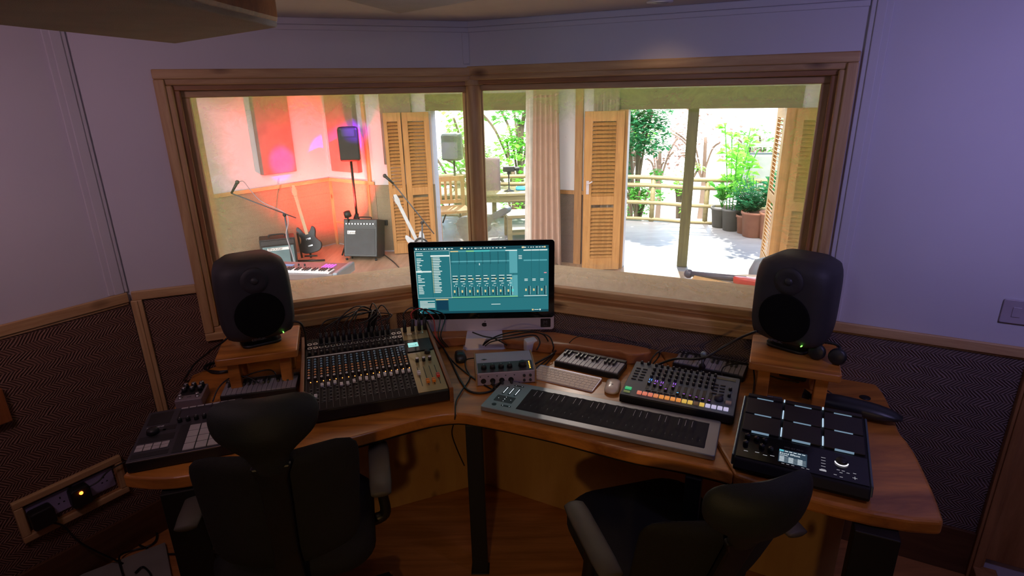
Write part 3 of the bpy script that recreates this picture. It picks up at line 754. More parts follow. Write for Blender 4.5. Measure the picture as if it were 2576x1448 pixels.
    for i in range(8): m.box(XM+.016+i*.0045, XM+.018+i*.0045, DM-.040, DM-.036+(.006 if i == 6 else 0), .0068, .0071, BLACK, S(0, 0))
    m.build('display_digits', t)
    m = MB(); m.box(.398, .420, DM-.062, DM-.018, .0016, .0024, mat('blue label', (.04, .12, .25), .5), S(0, 0)); m.build('blue_label', t)
    g = None
    for k, (x, y) in enumerate([(.455, .232), (.482, .232), (.507, .232)]):
        if g is None: m = MB(); m.cyl((0, 0, .002), (0, 0, .018), .007, BLACK, 12); m.cyl((0, 0, .018), (0, 0, .020), .006, WHITE, 12); g = m.build('master_knob', t, M=S(x, y))
        else: part_copy(g, t, S(x, y))
    m = MB(); m.lathe([(.013, .002), (.012, .014), (.010, .016)], BLACK); m.build('jog_wheel', t, M=S(.507, .29))
    m = MB()
    for k in range(10): m.box(XM+.012+k*.0085, XM+.0145+k*.0085, .055, .067, .002, .006, METAL, S(0, DM))
    m.build('toggle_switch', t)
    return t, S, X, DM
MIX, MS, MX, MDM = mixer()
# plugs and cables on the console
def world(t, S_, dx=(0, 0, 0)): return (t.matrix_world @ S_) @ Vector(dx)
CAB = mat('cable black', (.010, .010, .011), .35)
def cable(name, pts, r, label, cat='cable', m_=CAB, group=None, plugs=()):
    t = MB(); t.tube(pts, r, m_, 8); o = t.build(name); tag(o, label, cat, group)
    for a, b, rr, mt in plugs:
        q = MB(); q.cyl(a, b, rr, mt, 10, rr*.7); q.build('plug', o)
    return o
rnd = random.Random(11)
for i in range(13):
    x = MX[min(2+i, 16)]; a = world(MIX, MS(x, MDM+.082), (0, 0, .004)); up = a+Vector((0, .004, .045)); 
    top = a+Vector((rnd.uniform(.01, .05), .03, .075+rnd.uniform(0, .035)))
    hub = world(MIX, MS(.30+.01*(i % 4), .60))+Vector((0, 0, .05)); end = world(MIX, MS(.25+.012*(i % 5), .585)); end.z = DZ+.01
    side = (-1)**i
    cable('patch_cable', [up, up+Vector((0, .005, .02)), top, (top+hub)*.5+Vector((0, .01, .02*(i % 3))), hub, (hub+end)*.5+Vector((0, .01, 0)), end], .0028,
          'black cable plugged upright into channel input %s from the left of the mixing console' % ['three', 'four', 'five', 'six', 'seven', 'eight', 'nine', 'ten', 'eleven', 'twelve', 'thirteen', 'fourteen', 'fifteen'][i],
          group='patch cables plugged in along the top of the mixing console', plugs=[(a, up, .0085, BLACK)])
for i, (x, c, l) in enumerate([(.44, CAB, 'tall black'), (.475, mat('red cable', (.35, .02, .02), .4), 'red'), (.505, CAB, 'thick black'), (.53, CAB, 'rightmost black')]):
    a = world(MIX, MS(x, MDM+.085), (0, 0, .004)); up = a+Vector((0, .004, .055))
    cable('patch_cable', [up, up+Vector((0, .004, .03)), up+Vector((.04, .02, .05-i*.008)), up+Vector((.09, .03, -.01)), P(1090, 850, .86)+Vector((.01*i, .02, 0)), P(1110, 880, .78)+Vector((.01*i, .03, 0))], .003,
          '%s cable plugged into the gold master section of the mixing console' % l, m_=c, plugs=[(a, up, .009, BLACK)])
# ------------------------------------------------------------------ audio interface and small things round the computer
def interface():
    fl, fr_ = P(1198, 972), P(1345, 962); d = fr_-fl; rz = math.degrees(math.atan2(d.y, d.x)); Wd = .245; Dp = .165
    t = thing('audio_interface', 'lilac-grey desktop audio interface with four plugs and five orange meter lights', 'audio interface', fl, rz)
    side = wood('interface wood', (.42, .26, .12), (.3, .17, .07), 'Y')
    G = mat('lilac grey metal', (.42, .36, .44), .4, .2, var=.04); Dk = mat('interface face', (.05, .045, .05), .4)
    pr = [(0, 0), (0, .052), (.10, .066), (Dp, .066), (Dp, 0)]
    m = MB(); m.loft([[(x, y, z+.003) for y, z in pr] for x in (.006, Wd-.006)], G, smooth=False); m.build('case', t, bevel=.0015)
    for x in (0, Wd-.006):
        m = MB(); m.loft([[(q, y+(-.003 if y == 0 else .003), z+(.005 if z else 0)) for y, z in pr] for q in (x, x+.006)], side, smooth=False); m.build('wooden_side', t, bevel=.001)
    sl = math.degrees(math.atan2(.014, .10)); S = lambda x, y: MT((x, y, .0555+y*.14), 0, sl)
    m = MB(); m.box(.010, Wd-.010, .006, .075, .0001, .001, Dk, S(0, 0)); m.build('control_face', t)
    g = None
    for x in (.035, .07, .105, .14):
        if g is None: m = MB(); m.lathe([(.012, 0), (.0105, .012), (.009, .016)], BLACK); m.box(-.0007, .0007, .003, .009, .016, .0166, LINE); g = m.build('gain_knob', t, M=S(x, .035))
        else: part_copy(g, t, S(x, .035))
    m = MB(); m.lathe([(.017, 0), (.016, .014), (.014, .018)], BLACK); m.build('level_knob', t, M=S(.193, .04))
    m = MB(); m.box(-.004, .004, -.002, .002, .001, .002, glow('blue led', (.2, .6, 1), 3)); m.build('blue_light', t, M=S(.19, .068))
    g = None
    for k in range(5):
        if g is None: m = MB(); m.cyl((0, 0, 0), (0, 0, .002), .0026, glow('amber led', (1, .45, .04), 3), 8); g = m.build('meter_light', t, M=S(.222, .02+k*.011))
        else: part_copy(g, t, S(.222, .02+k*.011))
    g = None
    for x in (.03, .067, .104, .141):
        M_ = MT((x, -.0005, .022), 0, 90)
        if g is None: m = MB(); m.cyl((0, 0, -.001), (0, 0, .001), .011, BLACK, 16); g = m.build('combo_socket', t, M=M_)
        else: part_copy(g, t, M_)
    g = None
    for x, z in ((.195, .037), (.22, .037), (.195, .016), (.22, .016)):
        M_ = MT((x, -.0005, z), 0, 90)
        if g is None: m = MB(); m.cyl((0, 0, 0), (0, 0, .006), .006, DGREY, 12, .005); g = m.build('headphone_control', t, M=M_)
        else: part_copy(g, t, M_)
    m = MB()
    m.prism([(.04+.012*cos(a*pi/2), .10+.006*sin(a*pi/2)) for a in range(4)], .0695, .0702, BLACK)
    for x in (.018, .05, .085, .12, .155): m.cyl((x, -.0006, .042), (x, .001, .042), .004, DGREY, 3)
    m.build('panel_print', t)
    for i, x in enumerate((.067, .104, .141)):
        a = t.matrix_world @ Vector((x, 0, .022)); b = t.matrix_world @ Vector((x, -.032, .018)); c = t.matrix_world @ Vector((x, -.05, .006))
        far = [[P(1180, 945), P(1130, 900), P(1102, 845, .79)], [P(1300, 968), P(1370, 920), P(1400, 883)], [P(1310, 960), P(1365, 915), P(1395, 886)]][i]
        cable('interface_cable', [b, c]+[v+Vector((0, 0, .004)) for v in far[:-1]]+[far[-1]], .0034, ['black cable from the second input looping left toward the console', 'black cable from the third input of the interface running right', 'black cable from the rightmost input of the interface running right'][i],
              plugs=[(a, b, .0075, RUBBER)])
interface()
t = thing('power_adapter', 'small lilac-white square power adapter standing behind the audio interface', 'adapter', P(1338, 885), 25)
m = MB(); m.rbox(0, .02, .055, .038, 0, .056, .008, WHITE); m.build('body', t, M=MT((0, 0, 0), 0, 8), bevel=.004, seg=3)
m = MB(); m.box(-.003, .003, -.0005, .001, .026, .030, BLACK); m.build('port', t)
t = thing('wooden_box', 'little tan wooden pot holder behind the computer stand', 'box', P(1300, 868), 10)
m = MB(); m.rbox(0, .02, .06, .04, 0, .04, .01, PALE); m.lathe([(.022, .040), (.02, .041), (.018, .041)], BLACK, (0, .02, 0)); m.build('body', t, bevel=.004)
t = thing('computer_mouse', 'small glossy black mouse left of the audio interface', 'mouse', P(1159, 905), 12)
m = MB(); 
m.loft([[(x*s, y*s+dy, z) for x, y in rrect(0, 0, .05, .075, .018)] for s, dy, z in ((.92, 0, 0), (1, 0, .008), (.98, .001, .018), (.8, .006, .032), (.4, .01, .038))], SATIN); m.build('body', t)
m = MB(); m.cyl((-.003, .026, .028), (.003, .026, .028), .008, METAL, 12); m.build('scroll_wheel', t)
t = thing('computer_mouse', 'flat white mouse on the desk beside the white keyboard', 'mouse', P(1541, 976), -17)
WM = mat('mouse white', (.72, .62, .50), .25, coat=.5)
m = MB(); m.loft([[(x*s, y*s, z) for x, y in rrect(0, 0, .058, .113, .026)] for s, z in ((.9, 0), (1, .006), (.99, .011), (.9, .017), (.6, .021), (.2, .022))], WM); m.build('shell', t)
m = MB(); m.prism(rrect(0, -.008, .006, .007, .002), .0221, .0226, GREY); m.build('emblem', t)

def magic_kb():
    t = thing('computer_keyboard', 'thin white wireless keyboard lying left of the white mouse', 'keyboard', (.211, 2.128, DZ), -29)
    m = MB(); T = MT((0, 0, .003), 0, 3)
    m.prism(rrect(0, 0, .279, .115, .008), 0, .005, ALU, T); m.build('base', t, bevel=.001)
    KW = mat('key white', (.86, .72, .56), .5)
    rows = [[.6+.0] * 0]
    g = {}
    pit = .0186; x0 = -.1355
    lay = [(14, .0095, .0400, None)] + [(14, .0145, .0245, (13, 1.5)), (14, .0145, .0065, (0, 1.5)), (13, .0145, -.0115, (0, 1.8)), (12, .0145, -.0295, (0, 2.3))]
    def key(w, h):
        k = (round(w, 4), round(h, 4))
        if k not in g: m = MB(); m.prism(rrect(0, 0, w-.0016, h+.001, .0018, 2), .005, .0068, KW); g[k] = m.build('key', t); return g[k], True
        return g[k], False
    for n_, h, y, sp_ in lay:
        ws = [1.0]*n_
        if sp_: ws[sp_[0]] = sp_[1]
        tot = sum(ws); ws[-1] += 0
        u = .271/tot; x = x0
        for w in ws:
            o, new = key(w*u, h); M_ = T @ MT((x+w*u/2, y, 0))
            if new: o.matrix_local = M_
            else: part_copy(o, t, M_)
            x += w*u
    x = x0
    for w in (1, 1, 1, 1.25, 5.1, 1.25, 1, 1, 1, 1):
        u = .271/14.6; o, new = key(w*u, .0145); M_ = T @ MT((x+w*u/2, -.0475, 0))
        if new: o.matrix_local = M_
        else: part_copy(o, t, M_)
        x += w*u
magic_kb()

# ------------------------------------------------------------------ mini keyboards
KWG = mat('ivory grey key', (.30, .30, .33), .35, var=.04); 
def mini_keys(c, rz, w, d, label, first=None):
    M_ = MT((*c, DZ), rz)
    if first: return dup(first, M_, label)
    t = thing('mini_music_keyboard', label, 'music keyboard', M=M_, group=None)
    m = MB(); m.prism(rrect(0, 0, w, d, .006), 0, .024, BLACK); m.box(-w/2+.002, w/2-.002, d/2-.022, d/2-.002, .024, .034, BLACK); m.build('case', t, bevel=.003)
    m = MB(); m.box(-w/2+.003, w/2-.003, d/2-.008, d/2-.003, .034, .0345, GREY); m.text('BOUTIQUE', .006, LINE, MT((-w/2+.01, d/2-.02, .0342))); m.build('top_strip', t)
    n = 15; kw = (w-.008)/n; m = MB(); m.box(-kw/2+.0006, kw/2-.0006, -d/2+.004, d/2-.023, .024, .030, KWG)
    g = m.build('white_key', t, bevel=.001); scatter(g, 'white_key', t, [MT((-w/2+.004+kw*(i+.5), 0, 0)) for i in range(n)])
    m = MB(); m.loft([[(-.0045, -.004, .030), (.0045, -.004, .030), (.0045, d/2-.023, .030), (-.0045, d/2-.023, .030)], [(-.0035, 0, .040), (.0035, 0, .040), (.0035, d/2-.023, .041), (-.0035, d/2-.023, .041)]], SATIN, smooth=False)
    g = m.build('black_key', t, bevel=.0008)
    bl = [i for i in range(n-1) if (i % 7) in (0, 1, 3, 4, 5)]
    scatter(g, 'black_key', t, [MT((-w/2+.004+kw*(i+1), 0, 0)) for i in bl]); return t
mk = mini_keys((.328, 2.232), -29, .285, .125, 'small black music keyboard behind the white computer keyboard')
mini_keys((.825, 2.192), -30, .27, .13, 'small black music keyboard behind the drum machine, nearest the right speaker', mk)
mini_keys((-1.015, 2.085), 13, .27, .12, 'small black music keyboard under the left speaker riser with a cable over it', mk)

# ------------------------------------------------------------------ drum machine
def drum_machine():
    Wd, Dp = .405, .262
    t = thing('drum_machine', 'dark grey drum machine with a row of glowing orange to white step buttons', 'drum machine', (.633, 1.956, DZ), -25.3)
    m = MB(); m.loft([[(x, -Dp/2, .008), (x, -Dp/2, .040), (x, Dp/2, .060), (x, Dp/2, .008)] for x in (-Wd/2, Wd/2)], BLACK, smooth=False); m.build('case', t, bevel=.004)
    FP = mat('slate panel', (.12, .15, .16), .5, var=.04); sl = math.degrees(math.atan2(.020, Dp))
    S = lambda u, v: MT((-Wd/2+u*Wd, -Dp/2+v*Dp, .040+.020*v), 0, sl)
    m = MB(); m.prism([(x+Wd/2, y+Dp/2) for x, y in rrect(0, 0, Wd-.006, Dp-.006, .005)], .0, .0012, FP, S(0, 0)); m.build('face_panel', t)
    m = MB(); m.lathe([(.0062, 0), (.0058, .012), (.0048, .013)], BLACK, n=10); m.box(-.0007, .0007, 0, .005, .013, .0135, LINE); g = m.build('knob', t)
    U = [.215+i*.056 for i in range(11)]
    ms = [S(u, v) for u in U for v in (.93, .80, .69, .58)][:44]+[S(u, .94) for u in (.07, .135)]+[S(.93, .62), S(.93, .45)]
    scatter(g, 'knob', t, ms)
    m = MB(); m.box(-.006, .006, -.030, .0295, .0008, .0022, BLACK); g = m.build('fader_slot', t); scatter(g, 'fader_slot', t, [S(u, .38) for u in U])
    cols = [glow('fader blue', (.1, .35, 1), 1.6)]+[glow('fader violet', (.42, .12, .95), 1.5)]*4+[glow('fader azure', (.1, .5, 1), 1.6)]+[glow('fader purple', (.42, .10, .8), 1.2)]*5
    ys = [.47, .455, .44, .37, .47, .33, .33, .32, .31, .30, .29]
    for u, v, c in zip(U, ys, cols):
        m = MB(); m.box(-.0055, .0055, -.011, .011, .002, .009, BLACK); fd = m.build('fader', t, M=S(u, v-.05), bevel=.001)
        m = MB(); m.box(-.0045, .0045, .012, .0145, .0022, .003, c); m.box(-.0035, .0035, -.004, -.002, .009, .0094, c)
        if v > .42: m.box(-.0045, -.003, .012, .034, .0022, .003, c); m.box(.003, .0045, .012, .034, .0022, .003, c)
        m.build('fader_light', fd)
    sc = [(.95, .25, .16)]*3+[(.95, .30, .12)]+[(1, .36, .08)]*4+[(.95, .62, .12)]*2+[(.35, .2, .12), (.95, .62, .12)]+[(.72, .66, .95)]*4
    for i, c in enumerate(sc):
        m = MB(); m.box(-.0082, .0082, -.0085, .0085, .001, .008, glow('step %s' % str(c), c, .62 if i != 10 else .2)); m.build('step_button', t, M=S(.168+i*.0505, .115), bevel=.0015)
    m = MB(); m.box(-.012, .012, -.007, .007, .001, .007, glow('play green', (.05, .55, .2), .7)); m.build('play_button', t, M=S(.055, .18), bevel=.001)
    m = MB(); m.box(-.012, .012, -.004, .004, .001, .006, glow('play olive', (.3, .35, .12), .4)); m.build('play_button', t, M=S(.055, .09), bevel=.001)
    m = MB(); m.box(-.010, .010, -.009, .009, .001, .008, mat('beige button', (.5, .38, .28), .5)); m.build('shift_button', t, M=S(.935, .28), bevel=.001)
    m = MB(); m.box(-.009, .009, -.003, .003, .001, .005, BLACK); g = m.build('button', t, bevel=.001)
    scatter(g, 'button', t, [S(u, v) for u in (.06, .125) for v in (.78, .70, .62, .54, .46)]+[S(u, v) for u in (.80, .86) for v in (.70, .62, .54, .46)]+[S(.235+i*.055, .215) for i in range(9)])
    m = MB(); m.lathe([(.016, .001), (.016, .010), (.012, .018), (.004, .020)], DGREY); m.build('encoder', t, M=S(.85, .33))
    m = MB(); m.box(-.035, .035, -.007, .007, .001, .003, mat('lcd green', (.09, .10, .05), .2)); m.build('display', t, M=S(.875, .90))
drum_machine()

# ------------------------------------------------------------------ soft-key controller
def seaboard():
    Wd, Dp = .830, .222
    t = thing('soft_key_controller', 'long silver-edged black soft-wave keyboard along the front of the desk', 'music keyboard', (.296, 1.825, DZ), -24.0)
    CS = mat('satin grey aluminium', (.30, .31, .33), .38, .6, var=.03)
    m = MB(); m.prism(rrect(0, 0, Wd, Dp, .010), .002, .020, CS); m.build('body', t, bevel=.003, seg=3)
    x0, x1, y0, y1 = -.285, .380, -.082, .082
    NB = mat('black silicone', (.034, .034, .036), .75, spec=.15)
    nx, ny = 260, 24; vs = []; fs = []
    kw = (x1-x0-.02)/29
    def blk(x):
        i = (x-x0-.01)/kw; b = []
        for k in range(28):
            if k % 7 in (0, 1, 3, 4, 5): b.append(abs(i-(k+1)))
        return min(b) if b else 9
    for j in range(ny+1):
        for i in range(nx+1):
            x = x0+(x1-x0)*i/nx; y = y0+(y1-y0)*j/ny; v = j/ny
            ph = (x-x0-.01)/kw; w_ = cos(2*pi*ph)          # valleys at key joints
            h = .0215
            if .12 < v < .42: h += .0016*(w_)*sin(pi*(v-.12)/.30)
            d = blk(x)
            if v > .42: h += max(0, .0045*(1-(d/.55)**2))*min(1, (v-.42)/.12)*min(1, (1-v)/.06)
            if i in (0, nx) or j in (0, ny): h = .0195
            vs.append((x, y, h))
    for j in range(ny):
        for i in range(nx): a = j*(nx+1)+i; fs.append((a, a+1, a+nx+2, a+nx+1))
    m = MB(); m.add(vs, fs, NB, True); m.build('playing_surface', t, recalc=False)
    m = MB()
    for k in range(28):
        if k % 7 in (0, 1, 3, 4, 5): x = x0+.01+(k+1)*kw; m.box(x-.0005, x+.0005, .022, .062, .0262, .0268, LINE)
    m.build('key_line', t)
    for x in (-.375, -.35, -.325):
        m = MB(); m.prism(rrect(x, .035, .010, .062, .005), .020, .0206, BLACK); sl = m.build('touch_slider', t)
        m = MB(); m.box(x-.0015, x+.0015, .012, .058, .0206, .0210, glow('slider light', (.8, .85, .9), .9)); m.build('slider_light', sl)
    m = MB(); m.prism(rrect(-.350, -.030, .075, .045, .004), .020, .0206, DGREY); pd = m.build('touch_pad', t)
    m = MB()
    for dx, dy in ((0, 0), (-.025, 0), (.025, 0), (0, .015), (0, -.015)): m.cyl((-.35+dx, -.03+dy, .0206), (-.35+dx, -.03+dy, .0209), .0014 if dx or dy else .002, glow('slider light', (.8, .85, .9), .9), 8)
    m.build('pad_light', pd)
    for x, y in ((-.338, .082), (-.325, -.075)):
        m = MB(); m.prism(rrect(x, y, .040, .010, .004), .020, .0206, BLACK); b = m.build('rocker_button', t)
        m = MB(); [m.cyl((x+q, y, .0206), (x+q, y, .0209), .0014, glow('slider light', (.8, .85, .9), .9), 8) for q in (-.013, .013)]; m.build('button_light', b)
    m = MB(); m.cyl((-.372, -.078, .020), (-.372, -.078, .0206), .009, BLACK, 18); m.build('power_button', t)
seaboard()

# ------------------------------------------------------------------ drum pad
def drum_pad():
    Wd, Dp = .365, .375
    t = thing('electronic_drum_pad', 'black electronic drum pad with pale light bars and a Sound Effects screen', 'drum pad', (.915, 1.592, DZ), -26.7)
    H0, H1 = .045, .075; S = lambda u, v: MT((-Wd/2+u*Wd, -Dp/2+v*Dp, H0+(H1-H0)*v), 0, math.degrees(math.atan2(H1-H0, Dp)))
    m = MB(); m.loft([[(x, -Dp/2, .006), (x, -Dp/2-.004, .02), (x, -Dp/2+.01, H0), (x, Dp/2, H1), (x, Dp/2, .006)] for x in (-Wd/2, Wd/2)], mat('pad case black', (.010, .010, .011), .6, spec=.25), smooth=False); m.build('case', t, bevel=.006, seg=3)
    for x in (-Wd/2-.008, Wd/2):
        m = MB(); m.loft([[(q, -Dp/2+.02, .01), (q, -Dp/2+.03, H0-.004), (q, Dp/2-.004, H1-.002), (q, Dp/2-.004, .01)] for q in (x, x+.008)], mat('pad side grey', (.12, .16, .18), .3, .6), smooth=False); m.build('side_rail', t, bevel=.003)
    PB = mat('pad rubber', (.024, .020, .019), .55)
    g = None
    for r in range(2):
        for c in range(3):
            M_ = S(.012+c*.327, .41+r*.27)
            if g is None: m = MB(); m.prism([(x+.058, y+.048) for x, y in rrect(0, 0, .111, .094, .003)], .001, .007, PB); g = m.build('pad', t, M=M_, bevel=.0015)
            else: part_copy(g, t, M_)
    g = None
    for c in range(3):
        M_ = S(.012+c*.327, .952)
        if g is None: m = MB(); m.prism([(x+.058, y+.008) for x, y in rrect(0, 0, .111, .016, .003)], .001, .010, PB); g = m.build('edge_pad', t, M=M_, bevel=.0015)
        else: part_copy(g, t, M_)
    LB = glow('light bar', (.50, .68, .85), 1.0); LB2 = mat('bar reflection', (.15, .2, .25), .25, .6)
    g = None
    for u in (.3365, .6635):
        for v in (.49, .76):
            if g is None: m = MB(); m.box(-.0018, .0018, -.022, .022, .002, .0075, LB); g = m.build('light_bar', t, M=S(u, v))
            else: part_copy(g, t, S(u, v))
    for u in (.3365, .6635): m = MB(); m.box(-.002, .002, -.004, .004, .002, .009, LB); m.build('light_bar', t, M=S(u, .985))
    g = None
    for c in range(3):
        for v in (.407, .672, .94):
            M_ = S(.17+c*.327, v)
            if g is None: m = MB(); m.box(-.026, .026, -.0009, .0009, .001, .0080, glow('thin bar', (.22, .34, .46), .7)); g = m.build('edge_light', t, M=M_)
            else: part_copy(g, t, M_)
    m = MB(); m.box(.004, .361, .018, .145, .0006, .0012, mat('gloss black', (.006, .006, .007), .15), S(0, 0)); m.build('control_face', t)
    T = S(.335, .118)
    m = MB(); m.box(0, .078, -.008, .054, .001, .002, glow('pad screen', (.03, .06, .09), .8), T); sc = m.build('display', t)
    m = MB(); WS = glow('pad screen white', (.75, .85, .9), .9)
    m.text('Sound Effects', .0105, WS, T @ MT((.002, .032, .0021))); m.text('Footsteps', .006, WS, T @ MT((.002, .0245, .0021)))
    m.box(.001, .013, .044, .052, .0021, .0023, glow('pad screen teal', (.1, .5, .6), .9), T)
    for k in range(5): m.box(.016+k*.012, .025+k*.012, .046, .049, .0021, .0023, WS, T)
    for r in range(5):
        for c in range(3): m.box(.003+c*.025, .016+c*.025, .018-r*.0055, .0198-r*.0055, .0021, .0023, WS, T)
        m.box(.002, .076, .0168-r*.0055, .0171-r*.0055, .0021, .0023, WS, T)
    m.build('display_text', sc)
    m = MB(); m.text('octapad  SPD   PRO', .0085, GREY, S(.35, .345) @ MT((0, 0, .0013))) if False else m.text('SPD-SX PRO', .010, GREY, S(.37, .29) @ MT((0, 0, .0013)))
    LW = glow('panel print lit', (.6, .6, .65), .6)
    for k in range(6): m.box(.132+k*.0135, .140+k*.0135, .030, .0315, .0013, .0016, LW, S(0, 0)) if k != 3 else None
    for k in range(5): m.box(.238, .250, .046+k*.014, .0475+k*.014, .0013, .0016, LW, S(0, 0))
    m.box(.234, .252, .038, .044, .0013, .0018, LW, S(0, 0))
    for x, y in ((.283, .06), (.296, .06), (.290, .05), (.308, .055), (.325, .06), (.275, .035), (.290, .03)): m.box(x-.004, x+.004, y-.0008, y+.0008, .0013, .0016, LW, S(0, 0))
    m.box(.319, .331, .0385, .040, .0013, .0016, LW, S(0, 0)); m.box(.3243, .3257, .033, .0455, .0013, .0016, LW, S(0, 0))
    for x, y in ((.03, .05), (.062, .055), (.085, .05), (.105, .055)): m.box(x-.006, x+.006, y-.0010, y+.0010, .0013, .0016, LW, S(0, 0))
    m.build('panel_print', t)
    m = MB(); m.lathe([(.0085, .001), (.0075, .012), (.006, .014)], BLACK, n=12); m.box(-.0008, .0008, 0, .007, .014, .0146, METAL); g = m.build('knob', t)
    scatter(g, 'knob', t, [S(.075, .32), S(.07, .22), S(.15, .31), S(.215, .31), S(.20, .22), S(.27, .21)])
    m = MB(); m.lathe([(.017, .001), (.016, .010), (.013, .014)], BLACK); dl = m.build('value_dial', t, M=S(.80, .26))
    m = MB(); pts = [(0.0175*cos(a), .0175*sin(a)) for a in [pi*(1.05+.9*k/14) for k in range(15)]]
    m.tube([(x, y, .004) for x, y in pts], .0016, glow('dial arc', (.9, .85, .95), 1.3), 6, sub=1); m.build('dial_light', dl)
drum_pad()

# ------------------------------------------------------------------ left end: groove controller, pedal
def groove_box():
    Wd, Dp = .315, .325
    t = thing('groove_controller', 'black pad controller with sixteen pale pads at the left end of the desk', 'music controller', (-1.127, 1.752, DZ), 18.6)
    m = MB(); m.prism(rrect(0, 0, Wd, Dp, .006), .004, .040, BLACK); m.build('case', t, bevel=.003)
    FP = mat('groove panel', (.052, .048, .058), .45, .2); Z = .0402
    m = MB(); m.prism(rrect(0, 0, Wd-.004, Dp-.004, .005), .040, .0408, FP); m.build('face_panel', t)
    m = MB(); m.prism(rrect(0, -Dp/2+.001, Wd-.006, .0016, .0006), .0395, .0412, METAL); m.build('metal_edge', t)
    m = MB()
    for x0, x1, y0, y1 in ((-.145, -.072, .06, .145), (-.135, -.075, .005, .02), (-.085, -.045, .01, .04), (-.148, -.04, -.055, -.015), (-.148, -.04, -.145, -.118), (-.030, .0, -.150, .028)): m.box(x0, x1, y0, y1, .0408, .0414, BLACK)
    m.build('inset_panel', t)
    for x0, x1 in ((-.045, .050), (.062, .148)):
        m = MB(); m.box(x0-.008, x1+.004, .070, .138, .0408, .0413, BLACK); b = m.build('display_surround', t)
        m = MB(); m.box(x0, x1, .078, .134, .0413, .0416, mat('dim screen', (.045, .042, .055), .25)); m.build('display', b)
    PM = mat('pad grey', (.46, .43, .43), .6)
    m = MB(); m.box(-.0165, .0165, -.0185, .0185, .041, .0455, PM); g = m.build('pad', t, bevel=.001)
    scatter(g, 'pad', t, [MT((.019+c*.0365, -.132+r*.0405, 0)) for r in range(4) for c in range(4)])
    m = MB(); m.box(-.0112, .0112, -.009, .009, .041, .044, PM); g = m.build('group_button', t, bevel=.0008)
    scatter(g, 'group_button', t, [MT((-.133+c*.0248, -.098+r*.020, 0)) for r in range(2) for c in range(4)])
    m = MB(); m.box(-.0112, .0112, -.004, .004, .041, .0435, PM); g = m.build('screen_button', t, bevel=.0008)
    scatter(g, 'screen_button', t, [MT((-.038+c*.0262, .150, 0)) for c in range(8)][:7])
    m = MB(); m.lathe([(.008, .041), (.0075, .054), (.006, .056)], BLACK, n=12); m.box(-.0007, .0007, 0, .006, .056, .0566, LINE); g = m.build('knob', t)
    scatter(g, 'knob', t, [MT((-.038+c*.0262, .052, 0)) for c in range(8)][:7])
    m = MB(); m.lathe([(.020, .041), (.019, .052), (.015, .058), (.004, .059)], BLACK, (-.112, .005, 0)); m.build('encoder', t)
    m = MB(); m.text('MASCHINE', .011, LINE, MT((-.140, .040, .0409))); m.build('maker_lettering', t)
groove_box()
t = thing('effects_pedal', 'small grey effects pedal with black face and chrome knobs behind the pad controller', 'effects pedal', (-1.247, 2.0, DZ), 15)
m = MB(); m.prism(rrect(0, 0, .095, .125, .008), .003, .044, mat('pedal grey', (.30, .25, .27), .4, .4)); m.build('enclosure', t, bevel=.003)
m = MB(); m.prism(rrect(0, .017, .078, .078, .003), .044, .0448, BLACK); m.text('UA', .012, GREY, MT((-.009, -.042, .0445))); m.build('face_plate', t)
m = MB(); m.lathe([(.010, .0448), (.009, .060), (.0085, .060)], BLACK, n=14); m.lathe([(.0085, .060), (.0080, .063), (.004, .064)], METAL, n=14); g = m.build('knob', t)
scatter(g, 'knob', t, [MT((x, y, 0)) for y in (.045, .012) for x in (-.028, 0, .028)])
m = MB(); m.lathe([(.008, .044), (.008, .048), (.005, .048), (.005, .054), (.007, .055), (.006, .060)], METAL, n=12); g = m.build('foot_switch', t)
scatter(g, 'foot_switch', t, [MT((x, -.042, 0)) for x in (-.030, .030)])
# coiled jack cable behind the pedal
c = P(556, 930); pts = []
for k in range(46):
    a = 2*pi*k/14; r = .070+.006*sin(k*1.3); pts.append((c.x+r*1.05*cos(a), c.y+.02+r*.8*sin(a), DZ+.006+.0022*(k//14)+.001*sin(k)))
cable('coiled_cable', pts, .0042, 'short black instrument cable coiled on the desk under the left riser', plugs=[(Vector(pts[0]), Vector(pts[0])+Vector((.035, .025, .004)), .005, METAL)])
def pc(*q): return [P(x, y, z) for x, y, z in q]
cable('speaker_cable', pc((585, 838, .98), (560, 860, .95), (530, 882, .90), (490, 915, .82), (470, 945, .77), (462, 955, .70)), .0045, 'black cable hanging from behind the left speaker down its left side')
cable('speaker_cable', pc((735, 808, 1.03), (755, 812, 1.02), (766, 835, .97), (770, 870, .87), (775, 900, .78)), .0045, 'black cable curving down between the left speaker and the console')
cable('thin_cable', pc((535, 1010, .76), (550, 975, .80), (580, 950, .82), (620, 947, .82), (650, 962, .80)), .0028, 'thin black cable arching over the left mini keyboard')
cable('thin_cable', pc((592, 906, .80), (594, 930, .79), (605, 950, .80), (630, 940, .82), (670, 930, .83), (690, 935, .81), (697, 955, .79)), .0028, 'thin black cable looping across the keys of the left mini keyboard')
cable('desk_cable', pc((1100, 850, .78), (1130, 900, .755), (1160, 960, .755), (1185, 985, .755), (1230, 985, .755), (1262, 960, .76), (1340, 918, .765), (1385, 893, .77), (1398, 882, .77)), .0045, 'thick black cable sweeping across the desk in front of the audio interface')
cable('thin_cable', pc((1196, 900, .78), (1172, 905, .76), (1172, 925, .755), (1182, 950, .755), (1160, 985, .757), (1147, 1010, .757), (1145, 1045, .756), (1143, 1060, .70), (1137, 1090, .62), (1150, 1130, .52), (1168, 1170, .42)), .0028, 'thin black cable falling over the front edge of the desk to the centre post')
cable('thin_cable', pc((1262, 978, .757), (1235, 965, .757), (1232, 950, .757), (1255, 940, .757), (1330, 928, .757)), .0025, 'thin black cable curling at the left end of the soft-key keyboard')
